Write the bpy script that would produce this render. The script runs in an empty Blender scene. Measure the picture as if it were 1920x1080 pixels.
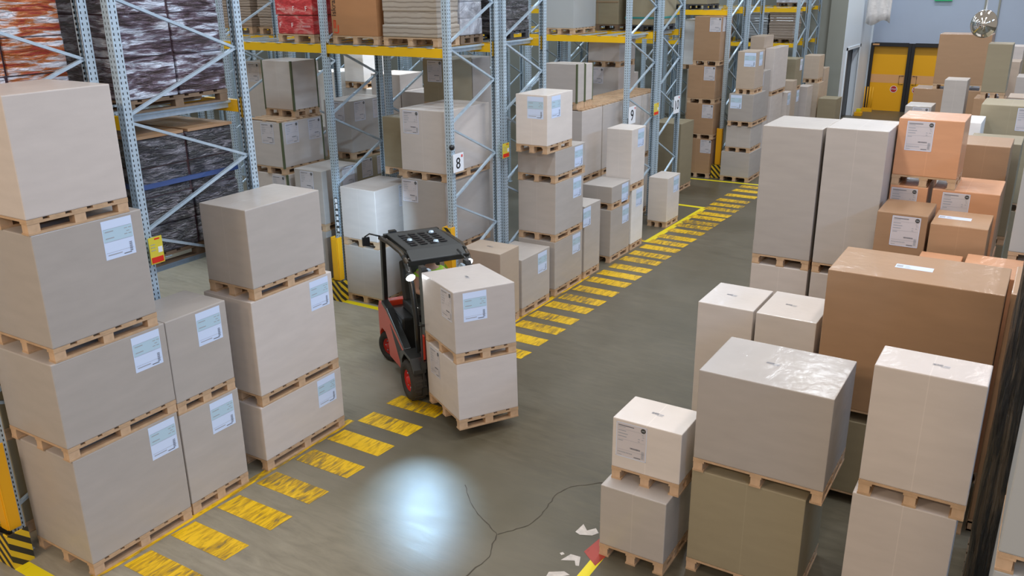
import bpy, bmesh, math, random
from mathutils import Vector, Matrix
random.seed(7)
SC = bpy.context.scene
COL = SC.collection
PI = math.pi

# ------------------------------------------------------------------ materials
def new_mat(name):
    m = bpy.data.materials.new(name); m.use_nodes = True
    nt = m.node_tree; b = nt.nodes['Principled BSDF']
    return m, nt, b
def N(nt, t, **kw):
    n = nt.nodes.new(t)
    for k, v in kw.items():
        if k in n.inputs.keys(): n.inputs[k].default_value = v
        else: setattr(n, k, v)
    return n
def L(nt, a, ao, b, bi): nt.links.new(a.outputs[ao], b.inputs[bi])
def mat(name, col, rough=.5, metal=0, bump=0, bscale=30, coat=0, emit=None, estr=0, var=0, vscale=3, spec=.5):
    m, nt, b = new_mat(name)
    b.inputs['Base Color'].default_value = (*col, 1); b.inputs['Roughness'].default_value = rough
    b.inputs['Metallic'].default_value = metal; b.inputs['Coat Weight'].default_value = coat
    b.inputs['Coat Roughness'].default_value = .12
    b.inputs['Specular IOR Level'].default_value = spec
    if emit: b.inputs['Emission Color'].default_value = (*emit, 1); b.inputs['Emission Strength'].default_value = estr
    tc = N(nt, 'ShaderNodeTexCoord')
    if var:
        no = N(nt, 'ShaderNodeTexNoise', Scale=vscale, Detail=4.0); L(nt, tc, 'Object', no, 'Vector')
        mx = N(nt, 'ShaderNodeMixRGB'); mx.inputs[1].default_value = (*[c*(1-var) for c in col], 1)
        mx.inputs[2].default_value = (*[min(1, c*(1+var)) for c in col], 1)
        L(nt, no, 'Fac', mx, 'Fac'); L(nt, mx, 'Color', b, 'Base Color')
    if bump:
        no = N(nt, 'ShaderNodeTexNoise', Scale=bscale, Detail=3.0); L(nt, tc, 'Object', no, 'Vector')
        bp = N(nt, 'ShaderNodeBump', Strength=bump, Distance=.02); L(nt, no, 'Fac', bp, 'Height'); L(nt, bp, 'Normal', b, 'Normal')
    return m

def carton_mat(name, col, film=.35, wr=.25, seam=True):
    """paperboard under stretch film: faint streaks, a film seam in mid face, glossy coat with wrinkles"""
    m, nt, b = new_mat(name)
    tc = N(nt, 'ShaderNodeTexCoord'); oi = N(nt, 'ShaderNodeObjectInfo')
    mp = N(nt, 'ShaderNodeMapping'); mp.inputs['Scale'].default_value = (1.2, 1.2, 5); L(nt, tc, 'Object', mp, 'Vector')
    no = N(nt, 'ShaderNodeTexNoise', Scale=2.0, Detail=3.0); L(nt, mp, 'Vector', no, 'Vector')
    mx = N(nt, 'ShaderNodeMixRGB'); mx.inputs[1].default_value = (*[c*.9 for c in col], 1); mx.inputs[2].default_value = (*[min(1, c*1.1) for c in col], 1)
    L(nt, no, 'Fac', mx, 'Fac')
    hs = N(nt, 'ShaderNodeHueSaturation')
    mr = N(nt, 'ShaderNodeMapRange'); mr.inputs[3].default_value = .88; mr.inputs[4].default_value = 1.1
    L(nt, oi, 'Random', mr, 0); L(nt, mr, 0, hs, 'Value'); L(nt, mx, 'Color', hs, 'Color')
    out = hs
    if seam:
        sx = N(nt, 'ShaderNodeSeparateXYZ'); L(nt, tc, 'Object', sx, 0)
        geo = N(nt, 'ShaderNodeNewGeometry')
        ab = N(nt, 'ShaderNodeMath', operation='ABSOLUTE'); L(nt, sx, 'X', ab, 0)
        lt = N(nt, 'ShaderNodeMath', operation='LESS_THAN'); L(nt, ab, 0, lt, 0); lt.inputs[1].default_value = .0035
        gt = N(nt, 'ShaderNodeMath', operation='GREATER_THAN'); L(nt, oi, 'Random', gt, 0); gt.inputs[1].default_value = .55
        lt2 = N(nt, 'ShaderNodeMath', operation='MULTIPLY'); L(nt, lt, 0, lt2, 0); L(nt, gt, 0, lt2, 1); lt = lt2
        m2 = N(nt, 'ShaderNodeMixRGB'); m2.inputs[2].default_value = (*[min(1, c*1.35+.03) for c in col], 1)
        mu = N(nt, 'ShaderNodeMath', operation='MULTIPLY'); L(nt, lt, 0, mu, 0); mu.inputs[1].default_value = .3
        L(nt, mu, 0, m2, 'Fac'); L(nt, out, 'Color', m2, 1); out = m2
    L(nt, out, 'Color', b, 'Base Color')
    b.inputs['Roughness'].default_value = .55
    b.inputs['Coat Weight'].default_value = film; b.inputs['Coat Roughness'].default_value = .16
    # film wrinkles
    w1 = N(nt, 'ShaderNodeTexNoise', Scale=5.0, Detail=5.0, Distortion=1.6); L(nt, tc, 'Object', w1, 'Vector')
    bp = N(nt, 'ShaderNodeBump', Strength=wr, Distance=.03); L(nt, w1, 'Fac', bp, 'Height'); L(nt, bp, 'Normal', b, 'Coat Normal')
    bp2 = N(nt, 'ShaderNodeBump', Strength=wr*.25, Distance=.02); L(nt, w1, 'Fac', bp2, 'Height'); L(nt, bp2, 'Normal', b, 'Normal')
    return m
def wrapped_mat(name, c1, c2, c3, sx=(2, 2, 9), rough=.12, coat=1.0, bump=1.0, rng=(.38, .62)):
    """shrink film drawn tightly over packs: creased, very glossy"""
    m, nt, b = new_mat(name)
    tc = N(nt, 'ShaderNodeTexCoord')
    mp = N(nt, 'ShaderNodeMapping'); mp.inputs['Scale'].default_value = sx; L(nt, tc, 'Object', mp, 'Vector')
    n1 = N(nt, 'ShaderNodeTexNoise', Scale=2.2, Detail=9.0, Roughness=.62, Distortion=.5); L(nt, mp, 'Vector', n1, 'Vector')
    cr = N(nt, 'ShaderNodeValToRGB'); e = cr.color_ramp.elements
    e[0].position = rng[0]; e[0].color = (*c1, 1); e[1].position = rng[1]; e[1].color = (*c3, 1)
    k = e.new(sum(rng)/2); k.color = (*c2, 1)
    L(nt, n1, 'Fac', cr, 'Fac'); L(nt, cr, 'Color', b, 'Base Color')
    b.inputs['Roughness'].default_value = .4; b.inputs['Coat Weight'].default_value = coat; b.inputs['Coat Roughness'].default_value = rough
    n2 = N(nt, 'ShaderNodeTexNoise', Scale=3.5, Detail=6.0, Distortion=1.5); L(nt, mp, 'Vector', n2, 'Vector')
    bp = N(nt, 'ShaderNodeBump', Strength=bump, Distance=.06); L(nt, n2, 'Fac', bp, 'Height'); L(nt, bp, 'Normal', b, 'Coat Normal'); L(nt, bp, 'Normal', b, 'Normal')
    return m
def slat_mat(name, c1, c2, pitch):
    """thin flat sheets in a stack, wrapped in film"""
    m, nt, b = new_mat(name)
    tc = N(nt, 'ShaderNodeTexCoord'); s = N(nt, 'ShaderNodeSeparateXYZ'); L(nt, tc, 'Object', s, 0)
    no = N(nt, 'ShaderNodeTexNoise', Scale=4.0, Detail=3.0); L(nt, tc, 'Object', no, 'Vector')
    ad = N(nt, 'ShaderNodeMath', operation='MULTIPLY_ADD'); L(nt, no, 'Fac', ad, 0); ad.inputs[1].default_value = .05; L(nt, s, 'Z', ad, 2)
    di = N(nt, 'ShaderNodeMath', operation='DIVIDE'); L(nt, ad, 0, di, 0); di.inputs[1].default_value = pitch
    fr = N(nt, 'ShaderNodeMath', operation='FRACT'); L(nt, di, 0, fr, 0)
    cr = N(nt, 'ShaderNodeValToRGB'); e = cr.color_ramp.elements
    e[0].position = .15; e[0].color = (*c1, 1); e[1].position = .4; e[1].color = (*c2, 1)
    L(nt, fr, 0, cr, 'Fac'); L(nt, cr, 'Color', b, 'Base Color')
    b.inputs['Roughness'].default_value = .5; b.inputs['Coat Weight'].default_value = .6
    bp = N(nt, 'ShaderNodeBump', Strength=.6, Distance=.02); L(nt, fr, 0, bp, 'Height'); L(nt, bp, 'Normal', b, 'Normal')
    return m
def perforated(name, col, metal=.6):
    m, nt, b = new_mat(name)
    tc = N(nt, 'ShaderNodeTexCoord'); s = N(nt, 'ShaderNodeSeparateXYZ'); L(nt, tc, 'Object', s, 0)
    def near(axis, off, w):
        a = N(nt, 'ShaderNodeMath', operation='ABSOLUTE'); L(nt, s, axis, a, 0)
        u = N(nt, 'ShaderNodeMath', operation='COMPARE'); L(nt, a, 0, u, 0); u.inputs[1].default_value = off; u.inputs[2].default_value = w
        return u
    ux = near('X', .024, .0055); uy = near('Y', .024, .0055)
    mxm = N(nt, 'ShaderNodeMath', operation='MAXIMUM'); L(nt, ux, 0, mxm, 0); L(nt, uy, 0, mxm, 1)
    di = N(nt, 'ShaderNodeMath', operation='DIVIDE'); L(nt, s, 'Z', di, 0); di.inputs[1].default_value = .05
    fr = N(nt, 'ShaderNodeMath', operation='FRACT'); L(nt, di, 0, fr, 0)
    lt = N(nt, 'ShaderNodeMath', operation='LESS_THAN'); L(nt, fr, 0, lt, 0); lt.inputs[1].default_value = .5
    mu = N(nt, 'ShaderNodeMath', operation='MULTIPLY'); L(nt, mxm, 0, mu, 0); L(nt, lt, 0, mu, 1)
    no = N(nt, 'ShaderNodeTexNoise', Scale=25.0, Detail=4.0); L(nt, tc, 'Object', no, 'Vector')
    g = N(nt, 'ShaderNodeMixRGB'); g.inputs[1].default_value = (*[c*.8 for c in col], 1); g.inputs[2].default_value = (*[c*1.2 for c in col], 1); L(nt, no, 'Fac', g, 'Fac')
    mx = N(nt, 'ShaderNodeMixRGB'); mx.inputs[2].default_value = (.02, .02, .02, 1); L(nt, g, 'Color', mx, 1); L(nt, mu, 0, mx, 'Fac')
    L(nt, mx, 'Color', b, 'Base Color'); b.inputs['Metallic'].default_value = metal; b.inputs['Roughness'].default_value = .38
    return m
def stripe_mat(name, c1, c2, pitch):
    m, nt, b = new_mat(name)
    tc = N(nt, 'ShaderNodeTexCoord'); s = N(nt, 'ShaderNodeSeparateXYZ'); L(nt, tc, 'Object', s, 0)
    a = N(nt, 'ShaderNodeMath', operation='ADD'); L(nt, s, 'Z', a, 0); L(nt, s, 'X', a, 1)
    a2 = N(nt, 'ShaderNodeMath', operation='ADD'); L(nt, a, 0, a2, 0); L(nt, s, 'Y', a2, 1)
    di = N(nt, 'ShaderNodeMath', operation='DIVIDE'); L(nt, a2, 0, di, 0); di.inputs[1].default_value = pitch
    fr = N(nt, 'ShaderNodeMath', operation='FRACT'); L(nt, di, 0, fr, 0)
    lt = N(nt, 'ShaderNodeMath', operation='LESS_THAN'); L(nt, fr, 0, lt, 0); lt.inputs[1].default_value = .5
    mx = N(nt, 'ShaderNodeMixRGB'); mx.inputs[1].default_value = (*c1, 1); mx.inputs[2].default_value = (*c2, 1); L(nt, lt, 0, mx, 'Fac')
    L(nt, mx, 'Color', b, 'Base Color'); b.inputs['Roughness'].default_value = .5
    return m
def floor_mat():
    m, nt, b = new_mat('polished_concrete'); b.inputs['Specular IOR Level'].default_value = .32
    tc = N(nt, 'ShaderNodeTexCoord')
    n1 = N(nt, 'ShaderNodeTexNoise', Scale=.22, Detail=5.0, Roughness=.6); L(nt, tc, 'Object', n1, 'Vector')
    cr = N(nt, 'ShaderNodeValToRGB'); e = cr.color_ramp.elements
    e[0].position = .35; e[0].color = (.088, .077, .050, 1); e[1].position = .68; e[1].color = (.155, .137, .100, 1)
    L(nt, n1, 'Fac', cr, 'Fac')
    mp = N(nt, 'ShaderNodeMapping'); mp.inputs['Scale'].default_value = (1.2, 6, 1); mp.inputs['Rotation'].default_value = (0, 0, .5)
    L(nt, tc, 'Object', mp, 'Vector')
    n2 = N(nt, 'ShaderNodeTexNoise', Scale=2.0, Detail=8.0, Roughness=.7, Distortion=.6); L(nt, mp, 'Vector', n2, 'Vector')
    r2 = N(nt, 'ShaderNodeValToRGB'); e = r2.color_ramp.elements; e[0].position = .3; e[0].color = (.78, .78, .78, 1); e[1].position = .75; e[1].color = (1.18, 1.18, 1.18, 1)
    L(nt, n2, 'Fac', r2, 'Fac')
    mu = N(nt, 'ShaderNodeMixRGB', blend_type='MULTIPLY'); mu.inputs[0].default_value = 1; L(nt, cr, 'Color', mu, 1); L(nt, r2, 'Color', mu, 2)
    # small dark scuffs
    vo = N(nt, 'ShaderNodeTexNoise', Scale=9.0, Detail=2.0, Distortion=2.0); L(nt, mp, 'Vector', vo, 'Vector')
    r3 = N(nt, 'ShaderNodeValToRGB'); e = r3.color_ramp.elements; e[0].position = .78; e[0].color = (1, 1, 1, 1); e[1].position = .83; e[1].color = (.55, .53, .5, 1)
    L(nt, vo, 'Fac', r3, 'Fac')
    m3 = N(nt, 'ShaderNodeMixRGB', blend_type='MULTIPLY'); m3.inputs[0].default_value = .8; L(nt, mu, 'Color', m3, 1); L(nt, r3, 'Color', m3, 2)
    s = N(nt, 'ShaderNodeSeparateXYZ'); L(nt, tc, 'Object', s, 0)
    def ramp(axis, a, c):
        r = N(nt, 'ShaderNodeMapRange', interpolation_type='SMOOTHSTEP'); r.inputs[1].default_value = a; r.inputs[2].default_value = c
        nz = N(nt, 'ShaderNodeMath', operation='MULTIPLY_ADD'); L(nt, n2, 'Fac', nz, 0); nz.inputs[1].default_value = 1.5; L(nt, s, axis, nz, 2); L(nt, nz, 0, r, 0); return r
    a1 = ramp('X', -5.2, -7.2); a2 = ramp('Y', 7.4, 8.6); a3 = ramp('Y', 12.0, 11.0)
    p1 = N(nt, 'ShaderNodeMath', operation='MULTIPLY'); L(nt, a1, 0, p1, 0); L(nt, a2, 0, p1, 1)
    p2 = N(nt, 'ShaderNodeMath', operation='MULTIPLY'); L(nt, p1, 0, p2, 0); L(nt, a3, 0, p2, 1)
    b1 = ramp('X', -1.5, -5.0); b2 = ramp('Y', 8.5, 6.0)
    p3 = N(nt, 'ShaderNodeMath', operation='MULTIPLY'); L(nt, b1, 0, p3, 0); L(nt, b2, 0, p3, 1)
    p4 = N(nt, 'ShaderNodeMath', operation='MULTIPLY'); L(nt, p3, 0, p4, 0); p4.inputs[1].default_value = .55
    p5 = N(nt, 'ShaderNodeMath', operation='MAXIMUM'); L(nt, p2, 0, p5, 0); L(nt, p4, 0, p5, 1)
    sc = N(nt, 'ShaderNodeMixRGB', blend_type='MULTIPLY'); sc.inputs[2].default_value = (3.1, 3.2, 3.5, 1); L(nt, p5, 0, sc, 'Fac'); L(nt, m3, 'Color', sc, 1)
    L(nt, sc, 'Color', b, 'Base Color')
    rr = N(nt, 'ShaderNodeMapRange'); rr.inputs[3].default_value = .26; rr.inputs[4].default_value = .5; L(nt, n2, 'Fac', rr, 0); L(nt, rr, 0, b, 'Roughness')
    bp = N(nt, 'ShaderNodeBump', Strength=.08, Distance=.02); L(nt, n2, 'Fac', bp, 'Height'); L(nt, bp, 'Normal', b, 'Normal')
    return m
def paint_mat(name, col, wear=.5, under=(.17, .15, .09)):
    """worn floor paint: scratched through along the traffic direction"""
    m, nt, b = new_mat(name)
    tc = N(nt, 'ShaderNodeTexCoord')
    mp = N(nt, 'ShaderNodeMapping'); mp.inputs['Scale'].default_value = (14, 2.5, 1); mp.inputs['Rotation'].default_value = (0, 0, .35); L(nt, tc, 'Object', mp, 'Vector')
    no = N(nt, 'ShaderNodeTexNoise', Scale=1.6, Detail=7.0, Roughness=.65, Distortion=.7); L(nt, mp, 'Vector', no, 'Vector')
    n3 = N(nt, 'ShaderNodeTexNoise', Scale=.9, Detail=3.0); L(nt, tc, 'Object', n3, 'Vector')
    ad = N(nt, 'ShaderNodeMath', operation='MULTIPLY_ADD'); L(nt, n3, 'Fac', ad, 0); ad.inputs[1].default_value = .55; L(nt, no, 'Fac', ad, 2)
    cr = N(nt, 'ShaderNodeValToRGB'); e = cr.color_ramp.elements
    e[0].position = wear; e[0].color = (*under, 1); e[1].position = wear+.22; e[1].color = (*col, 1)
    k = e.new(wear+.09); k.color = (col[0]*.62, col[1]*.58, col[2]*.7, 1)
    L(nt, ad, 0, cr, 'Fac'); L(nt, cr, 'Color', b, 'Base Color'); b.inputs['Roughness'].default_value = .4
    return m

M = {}
M['grey_carton'] = carton_mat('grey_board', (.435, .395, .36))
M['pale_carton'] = carton_mat('pale_board', (.555, .50, .46))
M['light_carton'] = carton_mat('light_board', (.66, .60, .55), film=.4)
M['white_carton'] = carton_mat('white_board', (.82, .81, .79), film=.4)
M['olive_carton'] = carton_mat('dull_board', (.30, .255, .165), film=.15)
M['tan_carton'] = carton_mat('tan_board', (.60, .30, .155), film=.5, wr=.35)
M['brown_carton'] = carton_mat('kraft_board', (.37, .22, .118), film=.4)
M['kraft_dark'] = carton_mat('printed_kraft_board', (.47, .225, .095), film=.15, seam=False)
M['beige_carton'] = carton_mat('beige_board', (.50, .40, .31))
M['wood'] = mat('pallet_wood', (.50, .335, .20), .75, var=.3, vscale=9, bump=.2)
M['wood_block'] = mat('pallet_block_wood', (.56, .38, .235), .75, var=.25, vscale=14)
M['old_wood'] = mat('weathered_wood', (.20, .135, .085), .8, var=.3, vscale=9)
M['dark_wood'] = mat('stained_wood', (.05, .05, .055), .6, var=.3)
M['steel'] = mat('galvanised_steel', (.50, .62, .72), .34, .35, var=.2, vscale=18)
M['post'] = perforated('perforated_steel', (.52, .64, .73), .3)
M['beam'] = mat('yellow_enamel', (.86, .50, .006), .38)
M['beam_end'] = mat('beam_connector', (.42, .26, .02), .5)
M['guard'] = mat('guard_yellow', (.84, .42, .01), .42)
M['zebra'] = stripe_mat('warning_stripes', (.72, .48, .02), (.03, .028, .02), .14)
M['paper'] = mat('label_paper', (.66, .78, 1.0), .35, coat=.5)
M['paper_band'] = mat('label_band', (.48, .66, .78), .35, coat=.5)
M['paper_grey'] = mat('delivery_note_paper', (.60, .56, .57), .4, coat=.4)
M['ink'] = mat('label_ink', (.16, .17, .20), .5)
M['ink_soft'] = mat('label_fine_print', (.36, .38, .42), .5)
M['black'] = mat('black_paint', (.012, .012, .013), .38)
M['rubber'] = mat('tyre_rubber', (.035, .028, .02), .8, bump=.5, bscale=60)
M['frame_black'] = mat('truck_frame_black', (.018, .018, .016), .33, coat=.3)
M['frame_brown'] = mat('roof_rail', (.06, .045, .028), .4)
M['red'] = mat('truck_red', (.78, .065, .025), .33, coat=.4)
M['wheel_red'] = mat('rim_red', (.55, .02, .012), .4)
M['dark_grey'] = mat('dark_grey_plastic', (.05, .052, .05), .5)
M['chrome'] = mat('chrome', (.75, .78, .8), .12, 1)
M['mirror'] = mat('mirror_ball', (.85, .85, .82), .04, 1)
M['lamp'] = mat('head_lamp_glass', (1, 1, 1), .3, emit=(.85, .93, 1), estr=25)
M['lamp_blue'] = mat('blue_lamp_glass', (.2, .4, 1), .3, emit=(.12, .3, 1), estr=12)
M['white'] = mat('sign_white', (.85, .88, .92), .4)
M['tag_yellow'] = mat('tag_yellow', (.75, .62, .06), .4)
M['tag_red'] = mat('tag_red', (.75, .03, .015), .4)
M['strap'] = mat('green_strap', (.10, .12, .06), .5)
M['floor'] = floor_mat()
M['stripe'] = paint_mat('worn_yellow_paint', (.76, .48, .008), .64, (.19, .14, .05))
M['line'] = paint_mat('yellow_line_paint', (.80, .66, .01), .44)
M['redpaint'] = paint_mat('worn_red_paint', (.38, .05, .03), .5)
M['crack'] = mat('crack_dark', (.06, .05, .035), .9)
M['tape'] = mat('torn_tape', (.55, .50, .45), .6, var=.35, vscale=20)
M['joint_fill'] = mat('dirt_halo', (.15, .125, .085), .8)
M['wall'] = mat('painted_wall_blue_grey', (.42, .49, .61), .6, var=.06, vscale=1)
M['wall_white'] = mat('white_panel', (.80, .88, .95), .4)
M['wall_olive'] = mat('plaster_olive_grey', (.30, .31, .27), .7)
M['door_yellow'] = mat('door_curtain_yellow', (.88, .42, .002), .55)
M['door_band'] = mat('door_upper_band', (.50, .25, .008), .55)
M['door_window'] = mat('door_window_strip', (.76, .40, .17), .35)
M['black_frame'] = mat('door_frame_black', (.014, .014, .016), .45)
M['stopred'] = mat('stop_red', (.5, .012, .015), .4)
M['exit'] = mat('exit_green', (.01, .22, .08), .4, emit=(.02, .5, .2), estr=.4)
M['plastic'] = mat('white_plastic_sheet', (.75, .72, .70), .25, coat=.6, bump=.8, bscale=8)
M['vest'] = mat('high_visibility_green', (.35, .62, .03), .6)
M['skin'] = mat('skin', (.52, .30, .20), .5)
M['cloth'] = mat('dark_work_trousers', (.03, .035, .05), .8)
M['hair'] = mat('brown_hair', (.06, .035, .02), .7)
M['purple_wrap'] = wrapped_mat('purple_packs_in_film', (.03, .008, .016), (.16, .11, .16), (.74, .82, .96), (1.3, 1.3, 8), rng=(.40, .60))  # near-white ramp end paints the film's glare into the colour
M['orange_wrap'] = wrapped_mat('orange_packs_in_film', (.42, .03, .012), (.60, .18, .03), (.86, .88, .96), (1.3, 1.3, 8), rng=(.38, .58))  # white streaks are reflections on the film, put into the base colour
M['dark_wrap'] = wrapped_mat('dark_packs_in_film', (.004, .005, .008), (.025, .025, .035), (.20, .19, .22), (2, 2, 8), bump=.8)
M['black_wrap'] = wrapped_mat('black_foil', (.006, .005, .004), (.02, .016, .01), (.11, .075, .04), (9, 9, .5), bump=.9)  # lighter upright streaks are painted highlights on the foil
M['seam_dark'] = mat('gap_between_packs', (.035, .008, .014), .35, coat=.8)
M['blue_layer'] = mat('blue_layer_sheet', (.03, .07, .22), .4, coat=.6)
M['red_box'] = wrapped_mat('red_packs_in_film', (.42, .025, .03), (.62, .045, .05), (.68, .25, .22), (2, 2, 5), rough=.2, coat=.6, bump=.35)
M['slat_beige'] = slat_mat('beige_sheets', (.30, .25, .20), (.50, .44, .37), .075)
M['slat_grey'] = slat_mat('grey_sheets', (.16, .17, .18), (.36, .38, .39), .06)
M['slat_brown'] = slat_mat('brown_sheets', (.20, .15, .11), (.45, .36, .29), .05)
M['film'] = wrapped_mat('milky_film', (.36, .37, .41), (.47, .48, .53), (.66, .69, .75), (2, 2, 2), bump=.5)
M['teal'] = mat('teal_print', (.03, .22, .20), .5)
M['print_dark'] = mat('black_print', (.05, .03, .02), .6)
M['print_red'] = mat('red_print', (.70, .06, .015), .6)
M['print_white'] = mat('white_print', (.85, .75, .72), .6)
M['grey_plain'] = mat('light_grey_board', (.42, .43, .42), .5, coat=.2)

# ------------------------------------------------------------------ mesh building
class MB:
    def __init__(s): s.v = []; s.f = []; s.m = []; s.mats = []; s.sm = []
    def mi(s, m):
        m = M[m] if isinstance(m, str) else m
        if m not in s.mats: s.mats.append(m)
        return s.mats.index(m)
    def add(s, vs, fs, m, smooth=False):
        k = len(s.v); s.v += [tuple(v) for v in vs]; i = s.mi(m)
        for f in fs: s.f.append([k+a for a in f]); s.m.append(i); s.sm.append(smooth)
        return s
    def box(s, x0, x1, y0, y1, z0, z1, m, mx=None):
        vs = [Vector(p) for p in ((x0,y0,z0),(x1,y0,z0),(x1,y1,z0),(x0,y1,z0),(x0,y0,z1),(x1,y0,z1),(x1,y1,z1),(x0,y1,z1))]
        if mx: vs = [mx @ v for v in vs]
        return s.add(vs, [(0,3,2,1),(4,5,6,7),(0,1,5,4),(1,2,6,5),(2,3,7,6),(3,0,4,7)], m)
    def bar(s, a, b, w, h, m, up=(0, 0, 1)):
        a = Vector(a); b = Vector(b); d = (b-a); ln = d.length; d.normalize()
        u = Vector(up)
        if abs(d.dot(u)) > .98: u = Vector((1, 0, 0))
        r = d.cross(u).normalized(); u = r.cross(d)
        vs = [p + r*sx*w/2 + u*sz*h/2 for p in (a, b) for sx, sz in ((-1,-1),(1,-1),(1,1),(-1,1))]
        return s.add(vs, [(3,2,1,0),(4,5,6,7),(0,1,5,4),(1,2,6,5),(2,3,7,6),(3,0,4,7)], m)
    def tube(s, pts, r, m, n=8, cap=True):
        pts = [Vector(p) for p in pts]; vs = []; fs = []
        rs = r if isinstance(r, (list, tuple)) else [r]*len(pts)
        ref = Vector((0, 0, 1)); d0 = (pts[1]-pts[0]).normalized()
        if abs(d0.z) > .9: ref = Vector((1, 0, 0))
        for i, p in enumerate(pts):
            d = ((pts[min(i+1, len(pts)-1)]-pts[max(i-1, 0)])).normalized()
            u = d.cross(ref).normalized(); w = u.cross(d)
            vs += [p + (u*math.cos(2*PI*k/n)+w*math.sin(2*PI*k/n))*rs[i] for k in range(n)]
        for i in range(len(pts)-1):
            for k in range(n):
                fs.append((i*n+k, i*n+(k+1) % n, (i+1)*n+(k+1) % n, (i+1)*n+k))
        if cap: fs.append(tuple(range(n))[::-1]); fs.append(tuple(range((len(pts)-1)*n, len(pts)*n)))
        return s.add(vs, fs, m, True)
    def lathe(s, prof, m, n=24, mx=None):
        """profile of (radius, height) revolved about local Z"""
        vs = []; fs = []
        for r, z in prof: vs += [Vector((r*math.cos(2*PI*k/n), r*math.sin(2*PI*k/n), z)) for k in range(n)]
        if mx: vs = [mx @ v for v in vs]
        for i in range(len(prof)-1):
            for k in range(n): fs.append((i*n+k, i*n+(k+1) % n, (i+1)*n+(k+1) % n, (i+1)*n+k))
        return s.add(vs, fs, m, True)
    def prism(s, poly, y0, y1, m):
        """polygon in XZ extruded along Y"""
        n = len(poly); vs = [(x, y0, z) for x, z in poly]+[(x, y1, z) for x, z in poly]
        fs = [tuple(range(n)), tuple(range(2*n-1, n-1, -1))]+[(i+n, (i+1) % n+n, (i+1) % n, i) for i in range(n)]
        return s.add(vs, fs, m)
    def mesh(s, name, bev=0):
        me = bpy.data.meshes.new(name); me.from_pydata(s.v, [], s.f)
        for m in s.mats: me.materials.append(m)
        me.polygons.foreach_set('material_index', s.m); me.polygons.foreach_set('use_smooth', s.sm)
        bm = bmesh.new(); bm.from_mesh(me); bmesh.ops.recalc_face_normals(bm, faces=bm.faces)
        if bev: bmesh.ops.bevel(bm, geom=bm.edges[:], offset=bev, segments=2, profile=.6, affect='EDGES', clamp_overlap=True)
        bm.to_mesh(me); bm.free(); me.update()
        return me
    def build(s, name, parent=None, loc=(0, 0, 0), rot=(0, 0, 0), bev=0):
        return link(name, s.mesh(name, bev), parent, loc, rot)
def link(name, me, parent=None, loc=(0, 0, 0), rot=(0, 0, 0)):
    o = bpy.data.objects.new(name, me); COL.objects.link(o); o.location = loc; o.rotation_euler = rot
    if parent: o.parent = parent
    return o
def tag(o, label, cat, group=None):
    o['label'] = label; o['category'] = cat
    if group: o['group'] = group
    return o
def thing(name, label, cat, loc=(0, 0, 0), rz=0, group=None):
    o = bpy.data.objects.new(name, None); COL.objects.link(o); o.location = loc; o.rotation_euler = (0, 0, rz)
    o.empty_display_size = .2
    return tag(o, label, cat, group)
def struct(o): o['kind'] = 'structure'; return o
def text_mesh(s, size, m, extrude=.002):
    cu = bpy.data.curves.new('lettering', 'FONT'); cu.body = s; cu.size = size; cu.extrude = extrude
    cu.align_x = 'CENTER'; cu.align_y = 'CENTER'
    ob = bpy.data.objects.new('lettering', cu); COL.objects.link(ob)
    bpy.context.view_layer.update()
    me = bpy.data.meshes.new_from_object(ob.evaluated_get(bpy.context.evaluated_depsgraph_get()))
    bpy.data.objects.remove(ob); me.materials.clear(); me.materials.append(M[m]); me.name = 'lettering'
    return me

# ------------------------------------------------------------------ camera
F_PX = 1633.0
R_ = ((0.85108822, 0.52492339, -0.01021165), (0.16637708, -0.28810208, -0.94303545), (-0.49796336, 0.80090738, -0.3325355))
cam = bpy.data.cameras.new('camera'); co = bpy.data.objects.new('camera', cam); COL.objects.link(co)
cam.sensor_width = 36; cam.lens = F_PX/1920*36; cam.clip_end = 200
r, d, f = [Vector(v) for v in R_]
co.matrix_world = Matrix(((r.x, -d.x, -f.x, 0), (r.y, -d.y, -f.y, 0), (r.z, -d.z, -f.z, 5.2), (0, 0, 0, 1)))
SC.camera = co

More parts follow.
